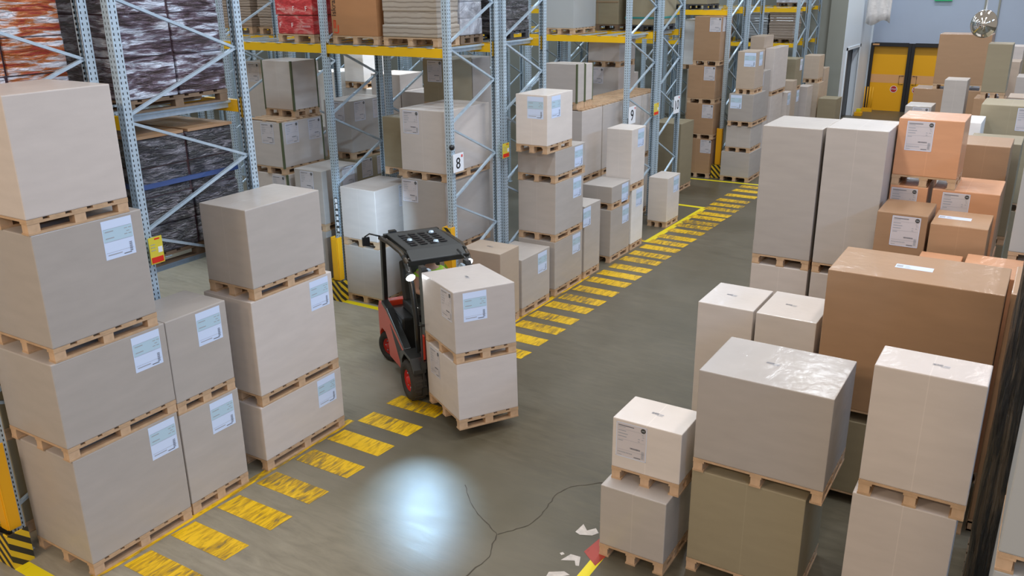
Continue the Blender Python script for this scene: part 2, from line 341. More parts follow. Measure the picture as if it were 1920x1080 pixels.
# ------------------------------------------------------------------ labels
_lab = {}
def label_mesh(kind):
    if kind in _lab: return _lab[kind]
    b = MB(); t = .0012
    def q(u0, u1, v0, v1, m, d=0):            # u right, v up, 0..1 ; plane XZ facing -Y
        W, Hh = (.30, .35) if kind in 'abc' else ((.34, .13) if kind == 'T' else (.12, .05))
        y = -t-d*.0008
        b.add([(u0*W, y, v0*Hh), (u1*W, y, v0*Hh), (u1*W, y, v1*Hh), (u0*W, y, v1*Hh)], [(0, 1, 2, 3)], m)
    rnd = random.Random(3)
    if kind == 'a':
        q(0, 1, 0, 1, 'paper'); q(.02, .98, .45, .78, 'paper_band', 1)
        for v in (.78, .45, .17): q(.04, .96, v, v+.007, 'ink_soft', 2)
        q(.08, .36, .70, .725, 'ink_soft', 2); q(.08, .36, .53, .555, 'ink_soft', 2)
        for u, v in ((.72, .70), (.78, .62), (.70, .55), (.84, .55), (.86, .70)): q(u, u+.1, v, v+.02, 'ink_soft', 2)
        for k in range(9): q(.82, .91, .09+k*.028, .09+k*.028+(.012 if k % 2 else .018), 'ink', 2)
        q(.60, .86, .05, .075, 'ink', 2); q(.08, .55, .10, .125, 'ink_soft', 2)
    elif kind in 'bc':
        q(0, 1, 0, 1, 'paper_grey'); q(.0, 1, .985, 1, 'paper', 1); q(.0, 1, 0, .015, 'paper', 1)
        q(0, .015, 0, 1, 'paper', 1); q(.985, 1, 0, 1, 'paper', 1)
        q(.06, .58, .91, .935, 'ink', 2); q(.06, .3, .87, .885, 'ink_soft', 2)
        for v in (.82, .52, .21): q(.05, .95, v, v+.006, 'ink_soft', 2)
        for k, w in enumerate((.26, .32, .28)): q(.06, .06+w, .76-k*.085, .785-k*.085, 'ink_soft', 2)
        for u, v in ((.72, .62), (.84, .62), (.84, .76), (.72, .55), (.86, .70)): q(u, u+.06, v, v+.02, 'ink_soft', 2)
        q(.06, .22, .47, .495, 'ink_soft', 2)
        x = .47
        while x < .80:
            w = rnd.choice((.006, .01, .014)); q(x, x+w, .28, .325, 'ink', 2); x += w+rnd.choice((.005, .009))
        for k in range(12): q(.84, .93, .07+k*.019, .07+k*.019+.011, 'ink_soft', 2)
        for k in range(9): q(.06+k*.055, .095+k*.055, .12, .155, 'ink_soft', 2)
        q(.60, .82, .05, .075, 'ink', 2); q(.06, .2, .05, .065, 'ink_soft', 2)
        n = 20; cx, cy, rr = .265, .315, .024
        b.add([(cx+rr*math.cos(2*PI*k/n), -t-.0024, cy+rr*math.sin(2*PI*k/n)) for k in range(n)], [tuple(range(n))], 'dark_grey')
        for k in range(3): b.add([(cx-.013+k*.01, -t-.003, cy-.005), (cx-.006+k*.01, -t-.003, cy-.005), (cx-.006+k*.01, -t-.003, cy+.005), (cx-.013+k*.01, -t-.003, cy+.005)], [(0,1,2,3)], 'ink_soft')
    elif kind == 'T':
        q(0, 1, 0, 1, 'paper'); q(.03, .2, .25, .75, 'ink_soft', 1)
        for k in range(3): q(.26, .26+.1+.03*k, .62-.2*k, .68-.2*k, 'ink_soft', 1)
    else:
        x = .02
        while x < .6:
            w = rnd.choice((.02, .03, .045)); q(x, x+w, .35, 1, 'ink', 1); x += w+.025
        for k in range(7): q(.66+k*.05, .69+k*.05, .4, .8, 'ink_soft', 1)
        for k in range(7): q(.5+k*.07, .54+k*.07, 0, .25, 'ink_soft', 1)
    _lab[kind] = b.mesh('shipping_label'); return _lab[kind]

# ------------------------------------------------------------------ pallets and loads
_pal = {}
PH = .13
def pallet(parent, w, d, full=True, wood='wood', block='wood_block'):
    """w along local x, d along local y, sits on z=0"""
    key = (round(w, 2), round(d, 2), full, wood)
    if key not in _pal:
        b = MB(); n = 7 if d > 1.05 else 5
        bw = d/(n*1.32)
        for k in range(n):
            y = -d/2+bw/2+k*(d-bw)/(n-1); b.box(-w/2, w/2, y-bw/2, y+bw/2, PH-.020, PH, wood)
        for x in (-w/2+.05, 0, w/2-.05): b.box(x-.05, x+.05, -d/2, d/2, PH-.040, PH-.0205, wood)
        for x in (-w/2+.05, 0, w/2-.05): b.box(x-.05, x+.05, -d/2, d/2, 0, .018, wood)
        if not full:
            for x in (-w/2+.05, 0, w/2-.05):
                for y in (-d/2+.06, 0, d/2-.06): b.box(x-.042, x+.042, y-.052, y+.052, .018, PH-.040, block)
        bl = MB(); bl.box(-.042, .042, -.052, .052, 0, PH-.058, block)
        _pal[key] = (b.mesh('pallet'), bl.mesh('pallet_block'))
    pm, bm_ = _pal[key]
    p = link('pallet', pm, parent)
    if full:
        for x in (-w/2+.045, 0, w/2-.045):
            for y in (-d/2+.055, 0, d/2-.055): link('pallet_block', bm_, p, (x, y, .018))
    return p
def put_label(c, face, off, kind, w, d, h, top=.03):
    """c carton object, origin at its base centre"""
    k, W, Hh = kind, .30, .35
    if kind == 'T': W, Hh = .34, .13
    if kind == 't': W, Hh = .12, .05
    me = label_mesh(kind); nm = 'shipping_label' if kind != 't' else 'printed_code'
    Hh = min(Hh, h*.8)
    if face == 'r': o = link(nm, me, c, (w/2, d/2-off-W, h-top-.35), (0, 0, PI/2))
    elif face == 'f': o = link(nm, me, c, (-w/2+off, -d/2, h-top-.35))
    else:
        o = link(nm, me, c, (-W/2+off, -Hh/2, h), (-PI/2, 0, 0))
    return o
def pload(x0, x1, y0, y1, z0, z1, m, labs, label, group=None, rz=0, full=None, wood='wood', straps=False, slats=False, near=False):
    w, d, h = x1-x0, y1-y0, z1-z0-PH
    t = thing('pallet_load', label, 'carton on pallet', ((x0+x1)/2, (y0+y1)/2, z0), rz, group)
    if full is None: full = y0 < 16
    pallet(t, w, d, full, wood)
    b = MB(); hh = h-(.035 if slats else 0)
    b.box(-w/2, w/2, -d/2, d/2, 0, hh, m)
    c = b.build('carton', t, (0, 0, PH), bev=.010)
    if slats:
        s = MB(); n = max(4, int(d/.14))
        for k in range(n):
            y = -d/2+.05+k*(d-.1)/(n-1); s.box(-w/2, w/2, y-.042, y+.042, hh+.0162, hh+.035, 'wood_block')
        for x in (-w/2+.05, 0, w/2-.05): s.box(x-.04, x+.04, -d/2, d/2, hh, hh+.016, 'wood')
        s.build('slatted_lid', t, (0, 0, PH))
    if straps:
        for sx, sy in ((-1, -1), (1, -1), (1, 1)):
            s = MB(); x = sx*w/2; y = sy*d/2
            s.box(min(x+.003*sx, x-.03*sx), max(x+.003*sx, x-.03*sx), min(y+.003*sy, y-.03*sy), max(y+.003*sy, y-.03*sy), -.02, hh+.002, 'strap')
            s.build('corner_strip', t, (0, 0, PH))
    for l in labs.split():
        face, off, kind = l[0], float(l[1:-1]), l[-1]
        put_label(c, face, off, kind, w, d, hh)
    return t
#ROWS
# ------------------------------------------------------------------ cartons on pallets standing on the floor
GL = 'pallet loads stacked along the left edge of the aisle'
GR = 'pallet loads stacked on the right of the aisle'
GK = 'pallet loads stored under and between the racks'
LT, BE = 'light_carton', 'beige_carton'
G, P_, W_, O_, T_, B_ = 'grey_carton', 'pale_carton', 'white_carton', 'olive_carton', 'tan_carton', 'brown_carton'
LOADS = [
 # left foreground column, nearest the camera
 (-7.80,-6.90,3.69,4.80,0,1.22,G,'r.04a','wide grey carton at the bottom of the nearest left stack, beside the yellow guard',GL),
 (-7.81,-6.90,3.67,4.81,1.22,2.16,G,'r.07a','low wide grey carton second from the bottom of the nearest left stack',GL),
 (-7.80,-6.90,3.72,4.75,2.16,3.29,G,'r.11a','tall grey carton third up in the nearest left stack, label in its upper right corner',GL),
 (-7.80,-6.90,3.71,4.64,3.29,4.41,P_,'','topmost pale unlabelled carton of the nearest left stack, at the upper left corner',GL),
 (-7.60,-6.92,4.83,5.58,0,1.15,G,'r.08a','grey carton on the floor squeezed between the nearest left stack and the pale three-high stack',GL),
 (-7.54,-6.92,4.83,5.56,1.15,2.15,G,'r.08a','upper grey carton with shiny open top right behind the nearest left stack',GL),
 (-7.64,-6.90,5.84,7.12,0,.79,P_,'r.11a','low pale carton on the floor at the bottom of the second left stack',GL),
 (-7.64,-6.90,5.87,7.10,.79,2.02,P_,'r.07a','big pale carton in the middle of the second left stack, label near its top right',GL),
 (-7.60,-6.90,5.93,7.01,2.02,3.01,G,'','dark grey unlabelled carton on top of the second left stack, brown upper side showing',GL),
 # left edge, beyond the truck
 (-7.63,-6.90,10.76,11.32,0,1.24,'beige_carton','t.0t','brown sided carton with white top just behind the load the truck carries',GL),
 (-7.60,-6.90,11.40,12.32,0,.965,G,'r.10a','lone grey carton on the floor with slim label, left of the four-high stack',GL),
 (-7.63,-6.90,12.50,13.52,0,.98,G,'r.08a','bottom grey carton of the four-high stack by the yellow floor stripes',GL),
 (-7.63,-6.90,12.51,13.52,.98,2.00,G,'r.08a','second grey carton from the floor in the four-high stack by the yellow stripes',GL),
 (-7.63,-6.90,12.50,13.58,2.00,2.54,G,'r.10a','flat third carton of the four-high stack, partly covered by the smaller one above',GL),
 (-7.49,-6.90,12.22,13.08,2.54,3.48,LT,'r.42a f.22a','small pale top carton of the four-high stack, with labels on two sides',GL),
 (-7.60,-6.90,13.60,14.24,0,1.37,G,'r.40a','single upright grey carton wedged behind the four-high stack',GL),
 (-7.50,-6.90,14.70,15.58,0,1.05,G,'r.06a','lower grey carton under the flat one, standing beside the yellow floor stripes',GL),
 (-7.52,-6.90,14.72,15.54,1.05,1.50,G,'r.08a','flat white-topped carton lying across a taller grey one beside the stripes',GL),
 (-7.44,-6.90,15.66,16.24,0,1.25,W_,'r.08a','white carton on the floor carrying a tall pale one, just behind the flat-topped pair',GL),
 (-7.44,-6.90,15.56,16.22,1.25,2.46,LT,'r.08a','tall pale carton raised on a white one in front of the sign with the nine',GL),
 (-7.38,-6.93,17.62,18.34,0,1.11,LT,'r.08a','lone small pale carton standing on open floor at the corner of the yellow line',GL),
 # under rack row behind sign 8
 (-8.80,-7.92,10.80,12.06,0,1.05,G,'','lowest carton under the rack behind the number eight, hidden by the truck roof',GK),
 (-8.80,-7.92,10.80,12.06,1.05,2.24,G,'f.03b','large grey carton in the middle under the rack of the number eight sign',GK),
 (-8.76,-7.90,10.80,12.06,2.24,3.34,P_,'f.07b','large pale carton on top of the pile behind the number eight sign',GK),
 (-9.06,-8.82,11.20,12.00,0,1.05,G,'','narrow carton at the foot of the pile left of the number eight sign',GK),
 (-9.10,-8.82,11.20,12.00,1.05,2.15,G,'','narrow carton in the middle of the pile left of the number eight sign',GK),
 (-9.47,-8.80,11.22,12.02,2.15,3.11,O_,'','dull narrow carton standing close left of the topmost carton behind sign eight',GK),
 (-9.41,-8.75,12.30,12.86,0,1.60,G,'','lowest grey carton of the column behind the sign eight pile',GK),
 (-9.41,-8.75,12.30,12.86,1.60,3.10,G,'','middle grey carton of the column behind the sign eight pile',GK),
 (-9.41,-8.77,12.30,12.86,3.10,3.96,O_,'f.10b','dark sided carton with light note just under the yellow beam, above the big pale one',GK),
 (-9.41,-8.77,12.88,13.45,0,3.94,G,'','very tall grey carton touching the back of the dark one under the yellow beam',GK),
 # bay by the yellow guard, lit by the truck
 (-9.95,-9.16,10.60,11.60,0,1.00,G,'','lower grey carton lit blue white by the truck, right of the yellow post guard',GK),
 (-9.95,-9.20,10.60,11.62,1.00,2.00,P_,'r.10b','upper carton glowing blue white in the truck lamp beside the yellow post guard',GK),
 (-11.08,-10.44,10.70,11.60,0,1.12,G,'r.10b','lower grey carton left of the rack post with the yellow guard',GK),
 (-11.08,-10.44,10.70,11.60,1.12,2.18,G,'f.14b r.08b','upper carton with white top and two notes left of the guarded rack post',GK),
 (-12.12,-11.30,10.74,11.72,0,1.00,G,'','floor-level carton under the strapped pair behind the second left stack',GK),
 (-12.12,-11.30,10.74,11.72,1.00,2.02,P_,'f.45b','middle carton in the column of strapped ones, its note just showing',GK),
 (-12.11,-11.32,10.72,11.74,2.02,2.97,P_,'f.30b r.62b r.06b','wide strapped carton with slatted wooden lid and three notes',GK),
 (-12.08,-11.36,11.12,11.74,2.97,3.93,P_,'','strapped pale carton on top of the one with the slatted lid',GK),
 (-11.90,-11.12,12.32,13.30,0,1.00,G,'','floor-level grey carton behind the guarded rack post',GK),
 (-11.90,-11.12,12.32,13.30,1.00,2.04,O_,'r.50b r.05b','dull carton with two notes below the one in the middle of the rack gap',GK),
 (-11.79,-11.14,12.30,13.30,2.04,3.13,G,'f.20b r.58b r.05b','grey carton with several notes in the gap between two back-to-back posts',GK),
 (-13.22,-12.60,12.30,13.20,0,1.20,G,'','lowest of the three grey cartons far behind the strapped pair',GK),
 (-13.22,-12.60,12.30,13.20,1.20,2.45,P_,'','second of the three cartons far behind the strapped pair',GK),
 (-13.90,-13.27,12.35,13.10,0,1.20,G,'','bottom carton of the far left column under the yellow beam',GK),
 (-13.90,-13.27,12.35,13.10,1.20,2.45,P_,'','middle carton of the far left column under the yellow beam',GK),
 (-13.90,-13.30,12.35,13.10,2.45,3.75,P_,'f.10b','left one of two upright labelled cartons seen past the near rack post',GK),
 (-13.26,-12.62,12.35,13.10,2.45,3.75,P_,'f.15b','right one of two upright labelled cartons seen past the near rack post',GK),
 (-12.85,-12.10,14.10,14.90,0,1.60,W_,'','lowest bright white carton far back between the racks',GK),
 (-12.95,-12.10,14.10,14.90,1.60,3.12,W_,'','bright white carton under the brightest one far back between the racks',GK),
 (-12.80,-12.28,14.05,14.85,3.12,4.25,W_,'','brightest white carton far back between the racks, lit by an added spot',GK),
 (-13.70,-12.98,14.10,14.90,0,1.80,W_,'','white carton at the back left of the brightest column',GK),
 (-13.70,-12.98,14.10,14.90,1.80,3.42,W_,'','upper white carton back left of the brightest column',GK),
 (-12.05,-11.30,14.05,14.75,0,1.20,G,'','lowest carton right of the bright white column',GK),
 (-12.05,-11.30,14.05,14.75,1.20,2.40,G,'','middle carton right of the bright white column',GK),
 (-12.05,-11.30,14.00,14.75,2.40,3.45,P_,'','pale top carton right of the bright white column',GK),
 (-11.25,-10.55,14.00,14.75,0,1.15,G,'','lowest carton of the low column behind the back-to-back posts',GK),
 (-11.25,-10.55,14.00,14.75,1.15,2.15,G,'','middle carton of the low column behind the back-to-back posts',GK),
 (-11.28,-10.55,14.00,14.75,2.15,3.13,P_,'r.05b','pale top carton of the low column behind the back-to-back posts',GK),
 (-10.30,-9.55,14.40,15.20,0,1.70,P_,'','lower pale carton behind the tall dark one under the beam',GK),
 (-10.30,-9.55,14.40,15.20,1.70,3.30,P_,'','upper pale carton behind the tall dark one under the beam',GK),
 # long row of packs with wooden lids behind the four-high stack
 (-8.72,-7.92,15.42,16.32,0,1.32,P_,'','lower pack at the near end of the long row with wooden lids',GK),
 (-8.72,-7.92,16.36,17.30,0,1.32,P_,'','second lower pack of the long row with wooden lids',GK),
 (-8.72,-7.92,17.34,18.32,0,1.32,P_,'','third lower pack of the long row with wooden lids',GK),
 (-8.72,-7.92,18.36,19.30,0,1.32,P_,'','last lower pack of the long row with wooden lids',GK),
 (-8.72,-7.92,15.42,16.32,1.32,2.80,P_,'','upper pack with wooden lid at the near end of the long row',GK),
 (-8.72,-7.92,16.36,17.30,1.32,2.80,P_,'','second upper pack with wooden lid in the long row',GK),
 (-8.72,-7.92,17.34,18.32,1.32,2.80,P_,'','third upper pack with wooden lid, behind the number nine sign',GK),
 (-8.72,-7.92,18.36,19.30,1.32,2.80,P_,'','last upper pack with wooden lid, farthest in the long row',GK),
 (-8.78,-8.04,15.42,15.74,2.80,3.66,P_,'','near one of two narrow strapped cartons standing on the wooden lids',GK),
 (-8.78,-8.04,15.76,16.10,2.80,3.64,P_,'','rear one of two narrow strapped cartons standing on the wooden lids',GK),
 (-9.85,-8.85,18.95,19.85,0,1.20,P_,'','lowest carton of the column left of the number nine post',GK),
 (-9.85,-8.85,18.95,19.85,1.20,2.22,P_,'','second carton of the column left of the number nine post',GK),
 (-9.60,-8.80,18.95,19.85,2.22,3.28,P_,'f.10b','third carton with note in the column left of the number nine post',GK),
 (-9.60,-8.80,18.95,19.85,3.28,3.98,P_,'','top carton of the column left of the number nine post, cut by the beam',GK),
 (-8.78,-7.98,21.00,21.90,0,1.75,O_,'','dull brown carton behind the post with the number ten sign',GK),
 (-10.4,-9.6,21.0,21.9,0,1.5,P_,'','lower pale carton far behind the number ten sign',GK),
 (-10.4,-9.6,21.0,21.9,1.5,2.9,P_,'','upper pale carton far behind the number ten sign',GK),
 (-9.45,-8.95,25.12,25.8,0,1.3,BE,'','bottom tan carton behind the four-high brown column',GK),
 (-9.45,-8.95,25.12,25.8,1.3,2.7,BE,'','middle tan carton behind the four-high brown column',GK),
 (-9.60,-8.95,25.12,25.8,2.7,4.1,W_,'','tall white carton behind the top of the four-high brown column',GK),
 # brown column and its neighbour, left of the far striped guard
 (-8.66,-7.88,23.00,23.90,0,1.07,B_,'f.50b','lowest of four brown cartons piled beside the far striped post guard',GL),
 (-8.62,-7.84,23.00,23.90,1.07,2.02,B_,'f.45b','second from the floor of four brown cartons by the far post guard',GL),
 (-8.62,-7.86,23.00,23.90,2.02,3.02,B_,'f.44b','third up of four brown cartons by the far post guard',GL),
 (-8.52,-7.80,23.00,23.90,3.02,4.27,B_,'f.42b r.45b','tallest topmost brown carton of the four beside the far post guard',GL),
 (-7.54,-6.76,22.95,24.00,0,.80,G,'','lowest grey carton in the pile right of the far striped post guard',GL),
 (-7.45,-6.78,22.95,23.95,.80,1.50,G,'','second grey carton in the pile right of the far striped post guard',GL),
 (-7.42,-6.76,22.90,24.00,1.50,2.34,G,'f.05a','grey carton with note at its left edge, third up right of the far post guard',GL),
 (-7.28,-6.80,22.95,23.75,2.34,3.42,BE,'f.18a r.20a','small tan carton with two labels crowning the pile right of the far guard',GL),
 # receding row towards the partition
 (-7.60,-7.21,25.0,25.9,0,1.3,P_,'','lowest carton of the tan-topped column beyond the far guard pile',GL),
 (-7.60,-7.21,25.0,25.9,1.3,2.5,P_,'','middle carton of the tan-topped column beyond the far guard pile',GL),
 (-7.60,-7.21,25.0,25.9,2.5,3.68,BE,'','topmost tan carton beyond the far guard pile',GL),
 (-7.18,-6.92,25.1,26.3,0,2.05,P_,'','pale carton low behind the far guard pile, next to a taller one',GL),
 (-7.18,-6.92,25.1,26.5,2.05,3.36,P_,'','pale carton high behind the small tan one beyond the far guard',GL),
 (-7.22,-6.92,24.15,24.85,0,1.42,P_,'','lower carton of the narrow pair just beyond the far guard pile',GL),
 (-7.22,-6.92,24.15,24.85,1.42,2.82,G,'f.02b','upper narrow carton with small note just beyond the far guard pile',GL),
 (-7.20,-6.86,26.60,27.05,0,2.0,P_,'r.1a','pale carton low in the receding row with a label on its side',GL),
 (-7.20,-6.86,27.10,27.60,0,2.28,BE,'','slim tan carton in the middle of the receding row',GL),
 (-7.85,-7.05,28.0,28.85,0,1.88,G,'r.1a','lower grey carton beneath the wide one in the receding row',GL),
 (-7.85,-7.05,28.0,28.85,1.88,2.84,O_,'r.02a','wide dark grey carton high in the receding row',GL),
 (-7.20,-6.86,29.0,29.7,0,1.92,P_,'','slim pale carton between the wide dark one and the far tan one',GL),
 (-7.28,-6.84,30.4,31.1,0,1.90,BE,'','lower tan carton of the farthest column in the receding row',GL),
 (-7.38,-6.90,30.4,31.1,1.90,2.78,BE,'','topmost tan carton of the farthest column in the receding row',GL),
 (-7.20,-6.90,31.3,32.0,0,2.3,BE,'','thin tan carton at the very end of the receding row',GL),
 (-6.72,-6.14,30.0,30.8,0,1.46,O_,'','dull carton standing alone before the dark doorway',GL),
 # right of the aisle, near
 (-3.03,-2.38,6.40,7.10,0,.77,G,'','lower carton of the nearest right pair, its white top edge sticking out',GR),
 (-3.00,-2.33,6.56,7.06,.77,1.41,LT,'f.04b t.0t','upper carton with a delivery note in the nearest right pair, shiny white top',GR),
 (-2.24,-1.24,6.62,7.46,0,1.07,O_,'','shaded lower carton supporting the wide white-topped one on the right',GR),  # dull board tone carries the shade on this carton
 (-2.23,-1.11,6.60,7.46,1.07,2.05,G,'t-.05t','wide carton with shiny white top in the middle of the right foreground',GR),
 (-.86,-.12,6.40,6.84,0,1.40,P_,'','lower pale carton under the tall white-topped one at the right edge',GR),
 (-.83,-.08,6.40,6.82,1.40,2.50,P_,'t.05t','tall pale carton with white top and barcode at the right foreground',GR),
 (-2.98,-2.37,8.64,9.38,0,1.88,LT,'t-.05t','left one of two white-topped upright cartons in front of the tall pair',GR),
 (-2.33,-1.71,8.60,9.38,0,1.89,LT,'t-.05t','right one of two white-topped upright cartons, touching the big brown one',GR),
 (-1.64,-.11,8.50,9.40,0,.95,O_,'','lower part of the big brown carton pile, in shade',GR),  # shade painted by using the darker dull board
 (-1.64,-.11,8.50,9.40,.95,2.51,B_,'t-.05T','huge brown carton with glossy top and white address sticker',GR),
 (-.07,.02,8.62,9.55,0,2.50,B_,'','slim brown carton pressed against the right side of the huge brown one',GR),
 (-1.02,-.60,9.60,10.35,0,2.30,T_,'','left carton half hidden behind the huge brown one',GR),
 (-.56,.0,9.60,10.35,0,2.34,T_,'','right carton half hidden behind the huge brown one',GR),
 (-3.10,-2.37,11.00,11.95,0,1.65,P_,'','lower carton under the left tall grey one',GR),
 (-3.10,-2.37,11.00,11.95,1.65,3.46,G,'','very tall grey carton, left one of the tall pair',GR),
 (-2.33,-1.62,11.00,11.90,0,1.65,P_,'','lower carton under the right tall grey one',GR),
 (-2.33,-1.62,11.00,11.90,1.65,3.49,G,'','very tall grey carton, right one of the tall pair beside the orange labelled one',GR),
 (-3.50,-2.75,12.40,13.10,0,1.55,G,'','lower grey carton peeping out left behind the tall pair',GR),
 (-3.45,-2.78,12.40,13.10,1.55,2.75,G,'','upper grey carton peeping out left behind the tall pair',GR),
 (-1.58,-1.03,10.52,11.20,0,1.40,T_,'','bottom tan carton below the one with the large delivery note',GR),
 (-1.56,-1.02,10.50,11.20,1.40,2.66,B_,'f.17b','brown carton with large delivery note left of the shiny-topped brown one',GR),
 (-.99,-.42,10.52,11.20,0,1.35,B_,'','bottom brown carton below the shiny-topped one',GR),
 (-.99,-.41,10.50,11.22,1.35,2.59,B_,'t-.08T','brown carton with creased shiny film top and white sticker',GR),  # kraft instead of tan: shade is put into the board colour
 (-1.60,-1.17,11.50,12.36,0,1.40,T_,'','lowest tan carton at the back left under the bridging one',GR),
 (-1.60,-1.17,11.50,12.36,1.40,2.77,T_,'f.02b','tan carton under the left foot of the labelled orange one',GR),
 (-1.12,-.39,11.50,12.38,0,1.38,T_,'','lowest tan carton under the right foot of the labelled orange one',GR),
 (-1.12,-.39,11.50,12.38,1.38,2.77,T_,'f.12b','tan carton with delivery note under the right foot of the labelled orange one',GR),
 (-1.60,-.88,11.50,12.22,2.77,3.59,T_,'f.10b','orange carton with large delivery note bridging two others, shiny top',GR),
 (-1.00,-.41,13.00,13.80,0,1.55,T_,'','lower tan carton behind the bridging orange one',GR),
 (-1.00,-.42,13.00,13.80,1.55,3.09,B_,'','tan brown carton with bright top right of the bridging orange one',GR),  # darker kraft stands in for shade on a tan carton
 (-1.00,-.33,14.05,14.85,0,1.50,O_,'','lower dull carton behind the tan brown one',GR),
 (-1.00,-.33,14.05,14.85,1.50,2.97,O_,'','dull carton with bright grey top behind the tan brown one',GR),
 (-1.55,-1.04,15.00,15.80,0,1.55,W_,'','lower white carton behind the bridging orange one',GR),
 (-1.55,-.93,15.00,15.80,1.55,3.10,W_,'','small white-topped carton showing above the tan ones',GR),
 (-.90,-.20,15.90,16.80,0,1.60,O_,'','lower olive carton beneath the one with the grey note at the right edge',GR),
 (-1.03,-.20,15.90,16.80,1.60,3.27,O_,'f.52b','olive carton with grey note near the right edge',GR),
 # right, farther back
 (-2.70,-2.20,20.0,20.7,0,1.30,G,'','lower grey carton in front of the yellow doors',GR),
 (-2.70,-2.20,20.0,20.7,1.30,2.66,G,'f.15b','grey carton with a round printed mark in front of the yellow doors',GR),
 (-2.03,-1.61,20.0,20.6,0,1.80,G,'','lower part of the slim upright pair before the big brown panel',GR),
 (-2.03,-1.61,20.0,20.6,1.80,3.22,G,'','slim upright grey carton before the big brown panel',GR),
 (-1.45,-.90,20.0,20.7,0,1.5,B_,'','lowest brown carton under the tall olive brown one',GR),
 (-1.45,-.90,20.0,20.7,1.5,2.88,B_,'','middle brown carton under the tall olive brown one',GR),
 (-1.35,-.92,20.0,20.6,2.88,3.94,O_,'','tall olive brown carton right of the big brown panel',GR),
 (-3.10,-2.30,24.0,24.8,0,1.30,B_,'','floor-level brown carton left under the big brown panel',GR),
 (-3.10,-2.30,24.0,24.8,1.30,2.59,B_,'','wide brown carton carrying the left half of the big brown panel',GR),
 (-2.27,-1.50,24.0,24.8,0,1.30,B_,'','floor-level brown carton right under the big brown panel',GR),
 (-2.27,-1.50,24.0,24.8,1.30,2.59,B_,'','brown carton carrying the right half of the big brown panel',GR),
 (-2.69,-1.56,24.0,24.8,2.59,3.89,B_,'','big brown panel-like carton below the mirror ball',GR),
 (-1.30,-.98,27.0,27.8,0,1.8,P_,'','lower pale carton right behind the olive brown one',GR),
 (-1.30,-.98,27.0,27.8,1.8,3.45,P_,'','pale pinkish carton showing right of the olive brown one',GR),
 (-1.30,-.78,25.0,25.8,0,1.6,BE,'','lower tan carton far right',GR),
 (-1.30,-.93,25.0,25.8,1.6,3.22,BE,'','tan carton with white cap far right, next to the olive brown one',GR),
 (-.96,-.40,23.0,23.8,0,1.5,G,'','lower grey carton at the far right edge',GR),
 (-.88,-.40,23.0,23.8,1.5,3.05,G,'','grey carton at the far right edge near the wall',GR),
 (-.96,-.35,21.0,21.8,0,1.4,BE,'','lower tan carton at the far right, below the labelled one',GR),
 (-.90,-.35,21.0,21.8,1.4,2.82,BE,'f.02b','tan carton with grey note just above the olive one at the right edge',GR),
 (-.95,-.30,28.5,29.3,0,1.6,O_,'','lower olive carton farthest right by the wall',GR),
 (-1.04,-.35,28.5,29.3,1.6,3.28,O_,'','olive carton farthest right by the blue grey wall',GR),
]
def build_loads():
    for (x0, x1, y0, y1, z0, z1, m, labs, label, group) in LOADS:
        st = 'strapped' in label; sl = 'slatted' in label or 'wooden lid' in label and 'upper' in label or 'last upper' in label
        sl = sl and 'on top of' not in label and 'standing on' not in label
        pload(x0, x1, y0, y1, z0, z1, m, labs, label, group, straps=st, slats=sl)
build_loads()
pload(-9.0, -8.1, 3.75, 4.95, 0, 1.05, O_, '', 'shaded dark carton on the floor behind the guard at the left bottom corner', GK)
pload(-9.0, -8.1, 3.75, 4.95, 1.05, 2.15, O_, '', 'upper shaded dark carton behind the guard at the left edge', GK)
# cartons at the extreme right edge
pload(.14, 1.1, 5.2, 6.1, 1.85, 3.4, 'grey_plain', '', 'light grey carton cut off by the right edge of the view, near the bottom', GR)
pload(.14, 1.1, 5.2, 6.1, 0, 1.85, 'grey_plain', '', 'lower grey carton cut off by the bottom right corner', GR)
pload(-.19, .6, 10.5, 11.3, 2.25, 3.6, 'grey_plain', '', 'light grey carton at the right edge beside the dark gap', GR)
t = pload(-.19, .6, 10.5, 11.3, 0, 2.25, 'white_carton', '', 'white carton with a small red mark under the light grey one at the right edge', GR)
b = MB(); b.box(0, .10, -.004, 0, 0, .10, 'tag_red'); b.box(-.05, .5, -.003, 0, .09, .11, 'tag_red')
b.build('red_mark', t.children[1] if t.children[1].name.startswith('carton') else t.children[0], (-.33, -.4, 1.96))

# dark foil-wrapped load at the right edge
def foil_load(x0, x1, y0, y1, z1, label, m='black_wrap'):
    t = thing('foil_wrapped_load', label, 'wrapped pallet', ((x0+x1)/2, (y0+y1)/2, 0), 0, 'dark wrapped loads at the right edge')
    w, d = x1-x0, y1-y0; pallet(t, w, d, True, 'old_wood', 'old_wood')
    b = MB(); n = 10; vs = []; ring = 28; zs = 14
    for j in range(zs+1):
        z = PH+(z1-PH)*j/zs
        for k in range(ring):
            a = 2*PI*k/ring; e = .18
            px = math.copysign(abs(math.cos(a))**e, math.cos(a)); py = math.copysign(abs(math.sin(a))**e, math.sin(a))
            jit = 1-.035*random.random()
            vs.append((px*w/2*jit, py*d/2*jit, z))
    fs = [(j*ring+k, j*ring+(k+1) % ring, (j+1)*ring+(k+1) % ring, (j+1)*ring+k) for j in range(zs) for k in range(ring)]
    fs.append(tuple(range(zs*ring, (zs+1)*ring)))
    b.add(vs, fs, m); b.build('foil_wrapping', t)
foil_load(-.03, .95, 7.25, 8.3, 3.3, 'tall load in creased black foil at the right edge, nearest one')
foil_load(.0, .9, 12.2, 13.2, 3.0, 'load in black foil standing farther back at the right edge')

